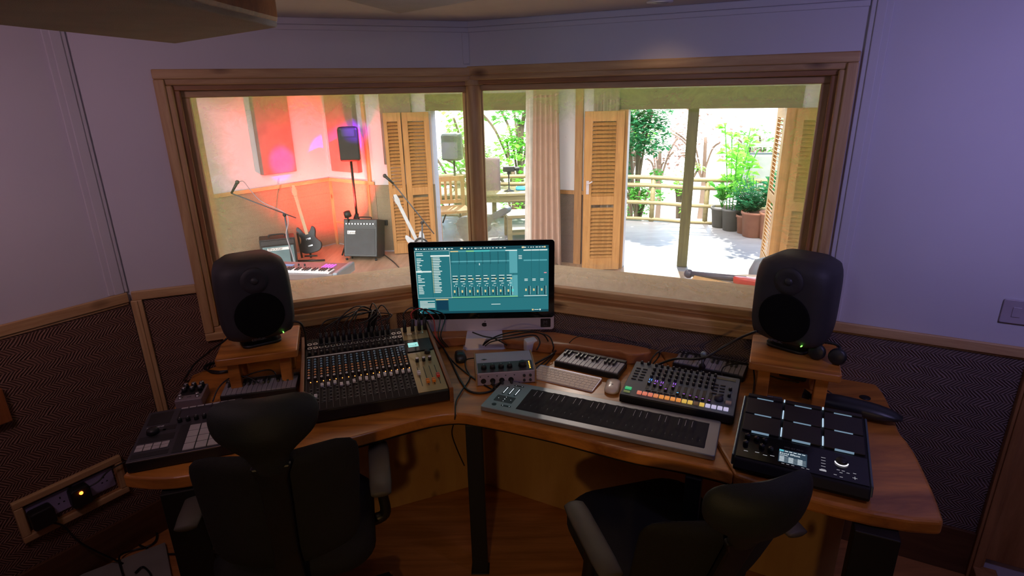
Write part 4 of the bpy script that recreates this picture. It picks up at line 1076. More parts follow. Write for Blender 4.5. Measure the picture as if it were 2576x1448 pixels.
for i, q in enumerate([((1215, 868, .80), (1230, 855, .83), (1290, 842, .85), (1340, 835, .85), (1380, 845, .83), (1392, 870, .80), (1390, 882, .77)), ((1220, 870, .80), (1240, 858, .82), (1300, 848, .84), (1345, 843, .83), (1358, 860, .81), (1350, 880, .78)), ((1188, 835, .85), (1215, 845, .83), (1240, 850, .82), (1262, 860, .80), (1275, 868, .78)), ((1215, 868, .79), (1250, 845, .84), (1310, 832, .88), (1365, 840, .84), (1383, 868, .78))]):
    cable('tangled_cable', pc(*q), .0032, ['thick black cable arching highest behind the audio interface', 'black cable curling round the white adapter', 'thin black cable crossing the silver computer stand', 'black cable reaching up under the computer from the interface'][i], group='cables tangled under the computer')
cable('speaker_cable', pc((1905, 832, 1.0), (1860, 850, .95), (1810, 878, .90), (1775, 898, .87), (1745, 903, .85), (1700, 902, .84), (1660, 915, .80), (1632, 930, .78)), .0048, 'black cable strung from the right speaker down to the drum machine')
cable('thin_cable', pc((1635, 928, .79), (1638, 905, .83), (1655, 885, .86), (1658, 895, .84), (1640, 918, .80)), .003, 'small upright loop of black cable behind the drum machine')
cable('thin_cable', pc((1432, 862, .80), (1450, 848, .83), (1490, 841, .85), (1540, 845, .84), (1600, 862, .80)), .002, 'hair-thin cable arching over the raised desk ledge')
cable('thin_cable', pc((1818, 950, .79), (1816, 930, .81), (1830, 918, .82), (1875, 915, .80), (1905, 925, .77), (1960, 935, .76), (1990, 930, .77), (2010, 935, .76)), .0025, 'thin black cable from the right mini keyboard under the right riser')
cable('power_cable', pc((1893, 905, .85), (1896, 930, .80), (1898, 955, .76), (1895, 985, .757), (1888, 998, .80)), .0035, 'grey cable dropping from the right riser to the drum pad')
t = thing('clip_stand', 'small black stand with glass ball holding a cable behind the drum machine', 'cable stand', P(1765, 938), 0)
m = MB(); m.lathe([(.019, 0), (.018, .008), (.010, .014), (.009, .022), (.013, .026), (.012, .038), (.006, .044), (.005, .075)], SATIN, n=14); m.build('post', t)
GL = mat('glass ball', (.35, .5, .6), .08, .6); m = MB(); m.sphere((0, 0, .086), .013, GL); m.build('glass_ball', t)
# black case, adapter, headphones pouch, card
t = thing('soft_pouch', 'long black soft pouch lying on the right end of the desk', 'pouch', (1.215, 1.815, DZ), -35)
m = MB(); LE = mat('black leather', (.018, .02, .022), .38)
rings = []
for k in range(13):
    u = k/12; x = -.145+.29*u; w = .040*(1-abs(2*u-1)**4*.55); h = .030*(1-abs(2*u-1)**3*.8)
    rings.append([(x, w*cos(2*pi*i/14), .030+h*sin(2*pi*i/14)*(1 if sin(2*pi*i/14) > 0 else .98)) for i in range(14)])
m.loft(rings, LE); m.loft([[(-.145, y, .030+z) for y, z in ((-.01, -.01), (.01, -.01), (.01, .01), (-.01, .01))], [(-.168, y, .034+z) for y, z in ((-.028, -.004), (.028, -.004), (.028, .008), (-.028, .008))]], LE, smooth=False); m.build('pouch_body', t)
m = MB(); m.tube([(-.14, .01, .05), (-.12, .05, .05), (-.08, .065, .03), (-.05, .05, .012), (-.09, .05, .03), (-.14, .015, .05)], .002, BLACK); m.build('drawstring', t)
t = thing('power_brick', 'black power brick on the desk under the right riser', 'adapter', P(1995, 948), -35)
m = MB(); m.box(-.05, .05, -.025, .025, .002, .032, BLACK); m.build('body', t, bevel=.004)
m = MB(); m.tube([(-.05, 0, .015), (-.09, .02, .03), (-.13, .0, .02), (-.12, -.03, .006), (-.05, -.05, .004), (.03, -.045, .004)], .0025, CAB); m.build('lead', t)
t = thing('headphones', 'folded black headphones resting on the right riser in front of the speaker', 'headphones', (1.135, 1.90, DZ+.17), -40)
for sx in (-1, 1):
    m = MB(); m.lathe([(.024, -.010), (.030, -.006), (.030, .006), (.022, .011)], BLACK, T=MT((sx*.034, 0, .030), 0, 75, sx*10), n=18); m.build('ear_cup', t)
m = MB(); m.tube([(-.034, .01, .05), (-.03, .025, .06), (0, .03, .064), (.03, .025, .06), (.034, .01, .05)], .005, BLACK); m.build('headband', t)
t = thing('label_card', 'little grey card with the word metal behind the drum pad', 'card', P(1940, 1003), -24)
m = MB(); m.prism(rrect(0, 0, .075, .03, .003), 0, .006, GREY); m.text('metal', .014, LINE, MT((-.027, .0, .0062))); m.build('card', t)
t = thing('cable_grommet', 'round black cable hole cover at the far right corner of the desk', 'grommet', P(2176, 1000), 0)
m = MB(); m.lathe([(.019, 0), (.019, .002), (.012, .003)], BLACK); m.build('cover', t)

# ------------------------------------------------------------------ wall sockets, switch
t = thing('socket_frame', 'pine framed row of lilac double sockets low on the left wall', 'wall socket', M=FL @ Matrix.Translation((-.37, -.008, .375)))
m = MB(); ring(m, -.185, .185, -.095, .085, .028, -.022, 0, PINE, PINEZ); ring(m, -.162, .162, -.072, .062, .010, -.012, 0, PINED, PINEDZ); m.build('frame', t, bevel=.004)
SW = mat('socket lilac', (.34, .30, .48), .45)
for x in (-.078, .075):
    m = MB(); m.prism(rrect(x, 0, .144, .088, .006), 0, .006, SW, Matrix.Rotation(R_(90), 4, 'X')); pl_ = m.build('socket_plate', t, bevel=.002)
    m = MB()
    for dx in (-.036, .036): m.box(x+dx-.002, x+dx+.002, -.0068, -.0058, .012, .020, BLACK); m.box(x+dx-.012, x+dx-.006, -.0068, -.0058, -.008, -.004, BLACK); m.box(x+dx+.006, x+dx+.012, -.0068, -.0058, -.008, -.004, BLACK)
    m.build('pin_hole', pl_)
t = thing('power_plug', 'bulky black plug in the lower left wall socket', 'plug', M=FL @ Matrix.Translation((-.485, -.016, .365)))
m = MB(); m.rbox(0, 0, .075, .075, 0, .05, .012, RUBBER, Matrix.Rotation(R_(90), 4, 'X')); m.build('body', t, bevel=.005)
t = thing('power_plug', 'black plug with a glowing orange neon light in the wall socket', 'plug', M=FL @ Matrix.Translation((-.355, -.016, .375)))
m = MB(); m.rbox(0, 0, .068, .08, 0, .045, .012, RUBBER, Matrix.Rotation(R_(90), 4, 'X')); m.build('body', t, bevel=.005)
m = MB(); m.sphere((0, -.046, .022), .007, glow('neon', (1, .16, .02), 7), 10, 6); m.build('neon_light', t)
def wl(s, z, d=-.03): return FL @ Vector((s, d, z))
cable('plug_lead', [wl(-.485, .34, -.05), wl(-.44, .30, -.06), wl(-.40, .18, -.06), wl(-.30, .02, -.10)], .004, 'black lead falling from the bulky plug to the floor')
cable('plug_lead', [wl(-.33, .40, -.05), wl(-.29, .41, -.06), wl(-.24, .43, -.05), wl(-.15, .44, -.06), wl(-.02, .46, -.10)], .003, 'thin black lead running right from the glowing plug')
t = thing('light_switch', 'dim lilac switch plate on the right wall at the photo edge', 'switch', M=FR @ Matrix.Translation(((PW(2524, 757, CRp, AR)-CRp).xy.length+.075, -.001, 1.115)))
m = MB(); m.prism(rrect(0, 0, .15, .085, .005), 0, .010, mat('switch plate', (.40, .35, .40), .4), Matrix.Rotation(R_(90), 4, 'X')); m.build('plate', t, bevel=.002)
m = MB()
for dx in (-.035, .035): m.box(dx-.012, dx+.012, -.013, -.010, -.018, .018, mat('switch plate', (.4, .35, .4)))
m.build('rocker', t, bevel=.002)

# ------------------------------------------------------------------ floor items
t = thing('paper_sheet', 'pale paper-covered board lying on the floor at the lower left', 'board', (-1.60, 1.84, 0), 35)
m = MB(); m.box(-.17, .17, -.16, .16, 0, .02, mat('dusty board', (.25, .24, .21), .6)); m.build('board', t, bevel=.003)
for i, q in enumerate([((385, 1300, .01), (395, 1345, .01), (380, 1370, .01), (330, 1385, .01), (300, 1400, .03), (310, 1448, .03)), ((350, 1370, .01), (400, 1390, .01), (450, 1392, .01), (500, 1385, .01)), ((430, 1290, .02), (470, 1340, .01), (510, 1400, .01)), ((340, 1440, .03), (360, 1425, .03), (380, 1450, .03), (350, 1470, .03))]):
    cable('floor_cable', pc(*q), .004, ['black cable snaking from the socket wall over the pale board', 'black cable lying straight on the floor toward the left desk post', 'black cable on the floor behind the left desk post', 'short black cable curl lying on the pale board'][i])
t = thing('picture_frame', 'orange wooden frame corner poking in at the left edge', 'frame', M=FL @ Matrix.Translation((-.475, -.02, .78)))
m = MB(); m.box(-.30, .0, -.02, 0, 0, .13, wood('orange wood', (.35, .12, .03), (.2, .06, .015), 'Z')); m.build('board', t, bevel=.003)
# ------------------------------------------------------------------ office chairs
MESHF = mat('chair mesh', (.010, .010, .011), .8, bump=.4, bscale=350)
ARMP = mat('arm pad', (.085, .075, .062), .55)
HEADF = mat('chair padding', (.018, .025, .027), .55, bump=.3, bscale=500)
def bent(w0, w1, z0, z1, y0, curv, th, nz=10, nx=14, topdip=.0, mt=MESHF, round_=.3, lean=0):
    """curved upholstered shell: width w0 at the bottom to w1 at the top"""
    m = MB(); front = []; back = []
    for k in range(nz+1):
        u = k/nz
        w = (w0+(w1-w0)*u)*(1-round_*max(0, (u-.82)/.18)**3*.5)*(1-.25*max(0, (.15-u)/.15)**2)
        fr_, bk_ = [], []
        for i in range(nx+1):
            s_ = 2*i/nx-1; x = s_*w/2; z = z0+(z1-z0)*u - topdip*(1-s_*s_)*max(0, (u-.6)/.4)
            y = y0+curv*s_*s_*(w/.45)+lean*u; t_ = th*(1-.6*abs(s_)**4)
            fr_.append((x, y+t_/2, z)); bk_.append((x, y-t_/2, z))
        front.append(fr_+bk_[::-1])
    m.loft(front, mt); return m
def office_chair(M, label):
    t = thing('office_chair', label, 'chair', M=M)
    m = MB(); m.loft([[(x*s, y*s+.02, z) for x, y in rrect(0, 0, .50, .48, .12, 6)] for s, z in ((.9, .42), (1, .44), (1, .475), (.93, .50), (.6, .505))], MESHF); m.build('seat', t)
    bent(.42, .485, .52, .925, -.235, .055, .022, topdip=.035).build('backrest', t, subsurf=1)
    m = MB(); m.loft([[(x, -.262+dy, z) for x, dy in ((-w, -.01), (w, -.01), (w, .012), (-w, .012))] for w, z in ((.05, .40), (.035, .60), (.04, .86), (.055, .90))], BLACK, smooth=False); m.build('spine', t, bevel=.006)
    bent(.165, .30, .90, 1.10, -.262, .030, .030, nz=12, mt=HEADF, round_=.0).build('neck', t) if False else None
    # headrest: broad oval narrowing into a neck
    m = MB(); rings = []
    for k in range(15):
        u = k/14; z = .865+.235*u
        w = .045+.102*(1/(1+math.exp(-(u-.42)*13)))
        w *= (1-max(0, (u-.80)/.20)**2.2*.28)
        th = .016+.026*min(1, max(0, (u-.3)/.3)); th *= (1-max(0, (u-.86)/.14)**2*.6)
        y = -.262-.035*sin(u*pi*.8)+.03*u
        rings.append([(w*cos(2*pi*i/24)*(1+.0), y+th*sin(2*pi*i/24)+.040*cos(2*pi*i/24)**2*(w/.147), z) for i in range(24)])
    m.loft(rings, HEADF); m.build('headrest', t, subsurf=1)
    for s_ in (-1, 1):
        x = s_*.285
        m = MB(); m.tube([(s_*.22, .0, .44), (x, .0, .46), (x, .0, .55), (x, -.01, .645)], lambda q: .022-.006*q, BLACK, 10); ar = m.build('armrest', t)
        m = MB(); rings = [[(x+.036*cos(2*pi*i/16)*w, y+.0, .662+.013*sin(2*pi*i/16)*w) for i in range(16)] for y, w in ((-.16, .55), (-.155, .9), (-.10, 1), (.0, 1), (.10, 1), (.135, .9), (.145, .5))]
        m.loft(rings, ARMP); m.build('arm_pad', ar)
    m = MB(); m.cyl((0, 0, .10), (0, 0, .30), .028, BLACK, 14); m.cyl((0, 0, .30), (0, 0, .42), .018, METAL, 14); m.box(-.09, .09, -.10, .08, .40, .43, BLACK); m.build('gas_column', t)
    for k in range(5):
        a = R_(72*k+20); m = MB(); m.loft([[(r*cos(a)-w*sin(a)*q, r*sin(a)+w*cos(a)*q, z+h*p_) for q, p_ in ((-1, -1), (1, -1), (1, 1), (-1, 1))] for r, w, z, h in ((.03, .028, .115, .022), (.30, .018, .078, .012))], BLACK, smooth=False); bs = m.build('base_leg', t, bevel=.004)
        m = MB(); m.cyl((.30*cos(a)-.012*sin(a), .30*sin(a)+.012*cos(a), .028), (.30*cos(a)+.012*sin(a), .30*sin(a)-.012*cos(a), .028), .027, RUBBER, 16); m.cyl((.30*cos(a), .30*sin(a), .045), (.30*cos(a), .30*sin(a), .08), .008, METAL, 8); m.build('caster', bs)
    return t
ch = office_chair(MT((-.745, 1.625, 0), 14), 'black mesh office chair with headrest, back to us, at the left of the desk')
ch2 = dup(ch, MT((.455, 1.54, -.0), 14), 'black mesh office chair with headrest and wide arm, at the right front of the desk')

bpy.context.view_layer.update()
for c in kids(ch2):   # this one is reclined, its arms set further back
    n_ = c.name.split('.')[0]
    if n_ in ('backrest', 'headrest', 'spine'): c.matrix_local = Matrix.Translation((0, -.20, .42)) @ Matrix.Rotation(R_(20), 4, 'X') @ Matrix.Translation((0, .20, -.44))
    if n_ == 'armrest': c.matrix_local = MT((0, -.13, 0))
# ------------------------------------------------------------------ live room
ZL = -.40
def Q(x, y, z=ZL): return P(x, y, z)
cor = Q(848, 612); rr1 = Q(960, 632)
def ang_of(a, b): return math.degrees(math.atan2(b.y-a.y, b.x-a.x))
def zat(base, py):
    """height above base at which the upright through it reaches this row"""
    lo, hi = -1, 4
    for _ in range(40):
        mid = (lo+hi)/2; v = Vector((base.x, base.y, mid-ZC))
        y = 724-(v.dot(_up)/v.dot(_fw))*FPX
        # account for roll by using the image row only
        if y > py: lo = mid
        else: hi = mid
    return (lo+hi)/2
zd = zat(cor, 446)
lw = P(600, 479, zd); AW = ang_of(lw, cor)      # direction of the left live-room wall
A1, A2, A3, A4 = Q(1105, 630), Q(1338, 648), Q(1565, 672), Q(1938, 697)
A2 = A1+(A3-A1)*.52
ZT = zat(A3, 275); ZLC = 2.75
def lwall(name, a, b, z0=ZL, z1=ZLC, th=.12, holes=(), label=None, mt=PLASTER):
    d = (b-a).length; M_ = at_frame(a, ang_of(a, b)); m = MB(); s = 0
    for h0, h1, hz in holes: m.box(s, h0, 0, th, z0, z1, mt); m.box(h0, h1, 0, th, hz, z1, mt); s = h1
    m.box(s, d, 0, th, z0, z1, mt); o = m.build(name, M=M_); struct(o, label); return o
far = cor+(lw-cor).normalized()*6.5
wl1 = lwall('wall_live_left', far, cor, label='live room left wall, white over pale matting')
wl2 = lwall('wall_live_back', cor, rr1, label='short red-lit corner wall of the live room')
wl3 = lwall('wall_live_shutter', rr1, A1, holes=(), label='live room wall behind the folded shutters')
L3 = (A3-A1).length; LA = (A2-A1).length
o_l = (P(1338, 500, 1.0), )
def s_on(a, b, px, py, z=None):
    d = (b-a).normalized(); w = PW(px, py, a, ang_of(a, b)); return (w-a).dot(d)
h1 = s_on(A1, A3, 1336, 400)
wl4 = lwall('wall_facade_left', A1, A3, holes=((.0, h1, ZT),), label='live room wall between the two terrace openings')
wl5 = lwall('wall_facade_right', A3, A3+(A4-A3)*1.6, holes=((.0, (A4-A3).length, ZT),), label='live room wall with the wide opening to the terrace')
fr_end = A3+(A4-A3)*1.6
lwall('wall_live_right', fr_end, Vector((4.2, 1.2, 0)), label='live room wall at the right, hidden from view')
m = MB(); lp = [(far.x, far.y), (cor.x, cor.y), (rr1.x, rr1.y), (A1.x, A1.y), (A3.x, A3.y), (fr_end.x, fr_end.y), (4.2, 1.2), (pR.x+.1, pR.y+.1)]
bb = [(FB @ Vector((SR, TH, 0))).xy[:], (FB @ Vector((0, TH, 0))).xy[:], (FA @ Vector((SL, TH, 0))).xy[:], (pL.x-.1, pL.y+.1)]
m.prism(lp+bb, ZL-.1, ZL, LFLOOR); struct(m.build('floor_live_room'))
m = MB(); m.prism([(-6, 2), (-6, 11), (A1.x, A1.y+.1), (fr_end.x+.3, fr_end.y+.2), (4.6, 1.2), (C0.x, C0.y+.2)], ZLC, ZLC+.1, CEIL); struct(m.build('ceiling_live_room'))
def on(wall, boxes, name, mt, parent=True, **k):
    m = MB(); [m.box(*b, mt) for b in boxes]; return m.build(name, wall, **k)
L1 = 6.5; LB_ = (rr1-cor).length; LC_ = (A1-rr1).length
on(wl1, [(0, L1-.005, -.012, 0, ZL+.02, zd-.05)], 'woven_panel', WEAVE3); on(wl2, [(.005, LB_, -.012, 0, ZL+.02, zd-.05)], 'woven_panel', WEAVE3); on(wl3, [(0, LC_, -.012, 0, ZL+.02, zd-.05)], 'woven_panel', WEAVE3)
on(wl4, [(h1+.12, L3-.16, -.012, 0, ZL, zd-.1)], 'woven_panel', WEAVE2)
def ltrim(wall, boxes, mt, label):
    m = MB(); [m.box(*b, mt) for b in boxes]; tn[0] += 1; o = m.build('trim_%d' % (tn[0]+20), M=wall.matrix_local.copy()); struct(o, label)
ltrim(wl1, [(0, L1-.01, -.03, -.012, zd-.05, zd)], PINE, 'pine rail across the live room left wall'); ltrim(wl2, [(0, LB_, -.03, -.012, zd-.05, zd)], PINE, 'pine rail on the red-lit corner wall')
ltrim(wl1, [(L1-.42, L1-.37, -.03, -.012, ZL, zd-.05)], PINEZ, 'upright pine batten left of the red-lit corner'); ltrim(wl2, [(.01, .06, -.03, -.012, ZL, zd-.05)], PINEZ, 'upright pine batten in the red-lit corner')
ltrim(wl2, [(LB_-.16, LB_-.11, -.03, -.012, ZL, zd-.05), (LB_-.12, LB_-.06, -.03, 0, zd, ZLC)], PINEZ, 'upright pine post right of the red-lit corner'); ltrim(wl2, [(0.06, LB_-.2, -.02, -.012, ZL+.35, ZL+.38)], PINE, 'low pine rail in the red-lit corner')
ltrim(wl4, [(h1, h1+.12, -.05, .14, ZL, ZLC), (h1+.12, L3, -.03, -.001, zd-.1, zd-.05), (h1+.62, h1+.72, -.04, -.001, ZL, ZLC)], PINEDZ, 'brown door posts between the terrace openings')
LNT = wood('lintel wood', (.17, .13, .05), (.09, .07, .03), 'X')
ltrim(wl4, [(-.06, h1+.1, -.04, .15, ZT, ZT+.22)], LNT, 'wooden lintel over the left terrace opening'); ltrim(wl5, [(-.1, (A4-A3).length+.1, -.04, .15, ZT, ZT+.24)], LNT, 'wooden lintel over the wide terrace opening')
ltrim(wl5, [(-.12, .0, -.05, .15, ZL, ZT), ((A4-A3).length-.06, (A4-A3).length+.45, -.05, .15, ZL, ZT)], SHUT, 'brown wooden jambs of the wide terrace opening')
# acoustic panels
FB1 = mat('taupe fabric', (.22, .16, .14), .9, bump=.4, bscale=300)
def apanel(wall, a, ang, corners, label):
    pts = [PW(x, y, a, ang) for x, y in corners]; F = at_frame(a, ang); loc = [F.inverted() @ p for p in pts]
    s0, s1 = min(l.x for l in loc[:2]), max(l.x for l in loc[:2]); z0 = min(l.z for l in loc); 
    t = thing('acoustic_panel', label, 'acoustic panel', M=F @ Matrix.Translation(((s0+s1)/2, -.001, z0)))
    w = (s1-s0)/2; m = MB(); m.box(-w, w, -.09, 0, 0, 1.3, FB1); m.build('fabric_box', t, bevel=.01); return t
apanel(wl1, far, AW, [(655, 440), (738, 425)], 'brown fabric acoustic panel hanging on the live room left wall')
apanel(wl2, cor, ang_of(cor, rr1), [(846, 428), (912, 432)], 'magenta-lit acoustic panel in the corner behind the black speaker')
apanel(wl3, rr1, ang_of(rr1, A1), [(970, 412), (1045, 405)], 'brown acoustic panel above the folded shutters')

# shutters
def shutter(a, b, label, handle=False, zt=ZT-.01, zb=ZL+.01):
    d = b-a; w = math.hypot(d.x, d.y); t = thing('louvred_shutter', label, 'shutter door', M=Matrix.Translation((a.x, a.y, zb)) @ Matrix.Rotation(math.atan2(d.y, d.x), 4, 'Z'))
    H = zt-zb; st = min(.10, w*.2); m = MB()
    m.box(0, st, -.02, .02, 0, H, SHUT); m.box(w-st, w, -.02, .02, 0, H, SHUT); m.box(st, w-st, -.02, .02, 0, .16, SHUT); m.box(st, w-st, -.02, .02, H-.12, H, SHUT); m.box(st, w-st, -.02, .02, H*.43, H*.43+.11, SHUT)
    m.build('shutter_frame', t, bevel=.003)
    m = MB(); z = .18
    while z < H-.14:
        if not (H*.43-.03 < z < H*.43+.13): m.box(st, w-st, -.024, .024, -.004, .004, SHUT, MT((0, 0, z), 0, 40))
        z += .048
    m.build('louvres', t)
    if handle:
        m = MB(); m.box(.03, .065, -.034, -.02, H*.50, H*.50+.17, ALU); m.tube([(.05, -.04, H*.50+.13), (.05, -.065, H*.50+.135), (.10, -.07, H*.50+.165)], .009, ALU); m.build('handle', t)
    return t
b1 = A1+Vector((-.03, -.05, 0)); f1 = P(1012, 286, ZT)
def at_x(px, like, z):   # point on the same ray column at the depth of another point
    d = ray(px, 560); t = like.y/d.y; return Vector((d.x*t, like.y, z))
e1 = PW(1018, 400, A1-Vector((0, .16, 0)), ang_of(rr1, A1))
shutter(Vector((e1.x, e1.y, 0)), b1, 'pale louvred shutter leaf standing open left of the terrace opening')
e0 = PW(972, 400, e1, ang_of(rr1, A1)+3)
shutter(Vector((e0.x, e0.y, 0)), Vector((e1.x-.02, e1.y+.03, 0)), 'orange-lit folded shutter leaf beside the red corner')
dl, dr = Q(1462, 668), Q(1562, 674)
dr = Vector((A3.x-.07, A3.y-.10, 0)); dl_ = PW(1466, 560, dr, ang_of(Q(1466, 676), Q(1562, 674)))
shutter(Vector((dl_.x, dl_.y, 0)), dr, 'amber louvred shutter door with a steel handle, centre of the right window', True)
sR = A3+(A4-A3)*.985
g1 = P(1988, 275, ZT); n_ = (A4-A3).normalized(); outn = Vector((-n_.y, n_.x, 0))
shutter(Vector((sR.x, sR.y, 0))+outn*.12, Vector((sR.x, sR.y, 0))+outn*.75-n_*.02, 'white-lit louvred shutter folded outward at the right of the opening')
shutter(Vector((A4.x, A4.y, 0))+n_*.05-outn*.10, Vector((A4.x, A4.y, 0))+n_*.42-outn*.24, 'brown louvred shutter folded against the right jamb inside')
# centre post of the wide opening
pp = Q(1715, 668); t = thing('terrace_post', 'dark square timber post standing in the wide terrace opening', 'post', (pp.x, pp.y, ZL), ang_of(A3, A4))
m = MB(); m.box(-.065, .065, -.05, .05, 0, ZT-ZL, wood('dark timber', (.13, .12, .05), (.07, .06, .03), 'Z')); m.build('shaft', t, bevel=.006)
# curtains
CU = mat('dusky curtain', (.42, .28, .22), .8, var=.05); SH_ = None
def curtain(a, b, z0, z1, label, mt, n=7, amp=.05, flare=.0):
    d = b-a; w = math.hypot(d.x, d.y); t = thing('curtain', label, 'curtain', M=Matrix.Translation((a.x, a.y, z0)) @ Matrix.Rotation(math.atan2(d.y, d.x), 4, 'Z'))
    rings = []; N = n*8
    for k in range(9):
        u = k/8; f = 1+flare*(1-u); H = z1-z0
        line = [(w*(i/N)*f-(f-1)*w*.4, amp*sin(2*pi*n*i/N+u*.8)*(1-.3*u)) for i in range(N+1)]
        rings.append([(x, y+.004, H*u) for x, y in line]+[(x, y-.004, H*u) for x, y in line[::-1]])
    m = MB(); m.loft(rings, mt); m.build('drape', t); return t
F4 = at_frame(A1, ang_of(A1, A3))
def f4(s, d): v = F4 @ Vector((s, d, 0)); return v
sc0, sc1 = s_on(A1, A3, 1358, 400), s_on(A1, A3, 1412, 400)
curtain(f4(sc0, -.22), f4(sc1, -.22), ZL+.02, 2.5, 'dusky pink curtain gathered between the terrace openings', CU, 5, .04, .45)
curtain(f4(sc0-.12, -.16), f4(sc0+.1, -.16), ZL+.02, 2.5, 'sheer white curtain edge beside the dusky curtain', mat('sheer', (.62, .60, .56), .6), 3, .02, .6)
sd0 = s_on(A1, A3, 1500, 260)
curtain(f4(sd0, -.12), f4(L3-.10, -.12), ZL+.02, 2.5, 'grey brown curtain hanging behind the amber shutter', mat('brown curtain', (.30, .24, .20), .8), 4, .03, .05)

# ------------------------------------------------------------------ instruments
def amp(c, rz, w, d, h, tilt, label, grille, badge, badgetxt, knobs=True):
    t = thing('guitar_amplifier', label, 'guitar amplifier', (c.x, c.y, ZL), rz)
    T = MT((0, 0, .02), 0, -tilt)
    m = MB(); m.box(-w/2, w/2, -d/2, d/2, .0, h, BLACK, T); m.build('cabinet', t, bevel=.012, seg=3)
    m = MB(); m.box(-w/2+.03, w/2-.03, -d/2-.006, -d/2, .03, h*.74, grille, T); m.build('grille', t, bevel=.004)
    m = MB(); m.box(-w/2+.02, w/2-.02, -d/2-.006, -d/2, h*.80, h*.94, DGREY, T); pn = m.build('control_panel', t)
    if knobs:
        m = MB(); m.cyl((0, 0, 0), (0, -.018, 0), .010, METAL, 8); g = m.build('knob', pn)
        scatter(g, 'knob', pn, [T @ MT((-w/2+.05+i*(w-.1)/9, -d/2-.006, h*.87)) for i in range(10)])
    m = MB(); m.box(*badge, -d/2-.012, -d/2-.006, h*.60, h*.69, mat('badge', (.75, .75, .72), .4), T); m.text(badgetxt, .05, BLACK, T @ MT((badge[0]+.01, -d/2-.0125, h*.615), 0, 90)); m.build('badge', t)
    m = MB(); m.tube([(-.1, 0, h), (-.09, 0, h+.03), (.09, 0, h+.03), (.1, 0, h)], .010, RUBBER, T=T); m.build('handle', t)
    for x in (-w/2+.03, w/2-.03):
        for y in (-d/2+.03, d/2-.03): m = MB(); m.cyl((x, y, 0), (x, y, .03), .018, RUBBER, 8); m.build('foot', t)
    return t
GD = mat('amp grille dark', (.05, .055, .06), .7); GT = mat('amp grille teal', (.12, .19, .20), .7)
a1_ = Q(918, 648); amp(a1_, -8, .50, .32, .54, 14, 'black tilted guitar amplifier in front of the red-lit corner', GD, (-.19, -.07), 'Laney')
a2_ = Q(700, 660)+Vector((.10, -.16, 0)); amp(a2_, 22, .46, .28, .40, 0, 'teal-grilled guitar amplifier with white badge by the left wall', GT, (-.14, .16), 'Blackstar', False)
# keyboard on a stand close to the glass
ek = P(810, 682, .35); t = thing('stage_keyboard', 'stage keyboard with violet pads lying in front of the left window', 'music keyboard', (ek.x-.37, ek.y+.08, .30), -9)
m = MB(); m.box(-.55, .55, -.16, .20, 0, .07, mat('synth body', (.10, .075, .075), .4)); m.build('body', t, bevel=.012)
m = MB(); m.box(.55, .60, -.175, .205, -.005, .085, mat('synth cheek', (.14, .17, .20), .4)); m.build('end_cheek', t, bevel=.012)
m = MB(); m.box(-.0105, .0105, -.155, -.03, .07, .078, WHITE); g = m.build('white_key', t, bevel=.001); scatter(g, 'white_key', t, [MT((-.50+i*.0232, 0, 0)) for i in range(44)])
m = MB(); m.box(-.006, .006, -.105, -.03, .078, .090, BLACK); g = m.build('black_key', t, bevel=.001); scatter(g, 'black_key', t, [MT((-.50+(i+.5)*.0232, 0, 0)) for i in range(43) if i % 7 in (0, 1, 3, 4, 5)])
m = MB(); m.box(-.0085, .0085, -.008, .008, .07, .078, glow('violet pad', (.75, .15, .8), 1)); g = m.build('pad', t); scatter(g, 'pad', t, [MT((.36+i*.030, .03+j*.028, 0)) for i in range(4) for j in range(4)])
m = MB(); m.box(-.07, .05, .05, .10, .07, .073, glow('synth lcd', (.10, .3, .6), .8)); m.build('display', t)
m = MB(); m.cyl((0, 0, .07), (0, 0, .088), .008, BLACK, 10); g = m.build('knob', t); scatter(g, 'knob', t, [MT((-.25+i*.035, y, 0)) for i in range(4) for y in (.05, .10)]+[MT((.1+i*.06, .08, 0)) for i in range(2)])
for x in (-.4, .4): m = MB(); m.tube([(x, -.2, ZL-.30), (x, .2, -.005)], .014, BLACK, sub=1); m.tube([(x, .2, ZL-.30), (x, -.2, -.005)], .014, BLACK, sub=1); m.build('stand_leg', t)

def mic_stand(base, top, boom_end, mic_end, label, cup=True, cablepts=None):
    t = thing('microphone_stand', label, 'microphone stand', (base.x, base.y, ZL)); o = Vector((base.x, base.y, ZL)); MK = mat('stand grey', (.06, .07, .08), .4)
    m = MB(); m.cyl((0, 0, .05), top-o, .011, MK, 10); m.build('upright', t)
    for k in range(3): a = R_(120*k+40); m = MB(); m.tube([(0, 0, .09), (.27*cos(a), .27*sin(a), .01)], .009, MK, sub=1); m.build('leg', t)
    m = MB(); m.cyl(boom_end[0]-o, boom_end[1]-o, .008, MK, 10); m.build('boom', t)
    m = MB(); c = top-o; m.sphere(c, .026, BLACK, 10, 6); m.build('clutch', t)
    a, b = boom_end[1]-o, mic_end-o; d = (b-a).normalized()
    m = MB(); m.cyl(a, b, .013, BLACK, 12, .020); m.sphere(b, .026, DGREY, 12, 8); mc = m.build('microphone', t)
    return t
def at_depth(px, py, y):  # the point that lies this far into the room on that line of sight
    d = ray(px, py); s_ = y/d.y; return Vector((d.x*s_, y, ZC+d.z*s_))
mb = Q(738, 680); yb = mb.y-.1
mic_stand(mb, at_depth(716, 540, yb), (at_depth(745, 548, yb), at_depth(582, 486, yb-.2)), at_depth(597, 458, yb-.2), 'boom microphone stand reaching left over the teal amplifier')
cable('microphone_cable', [at_depth(597, 460, yb-.2), at_depth(612, 456, yb-.15), at_depth(630, 478, yb-.1), at_depth(660, 508, yb), at_depth(716, 535, yb-.02), at_depth(725, 560, yb-.02), at_depth(720, 590, yb-.02), at_depth(732, 630, yb-.02), at_depth(742, 662, yb-.02)], .006, 'pale grey microphone cable winding down the left boom stand', m_=mat('cable grey', (.35, .33, .36), .5))
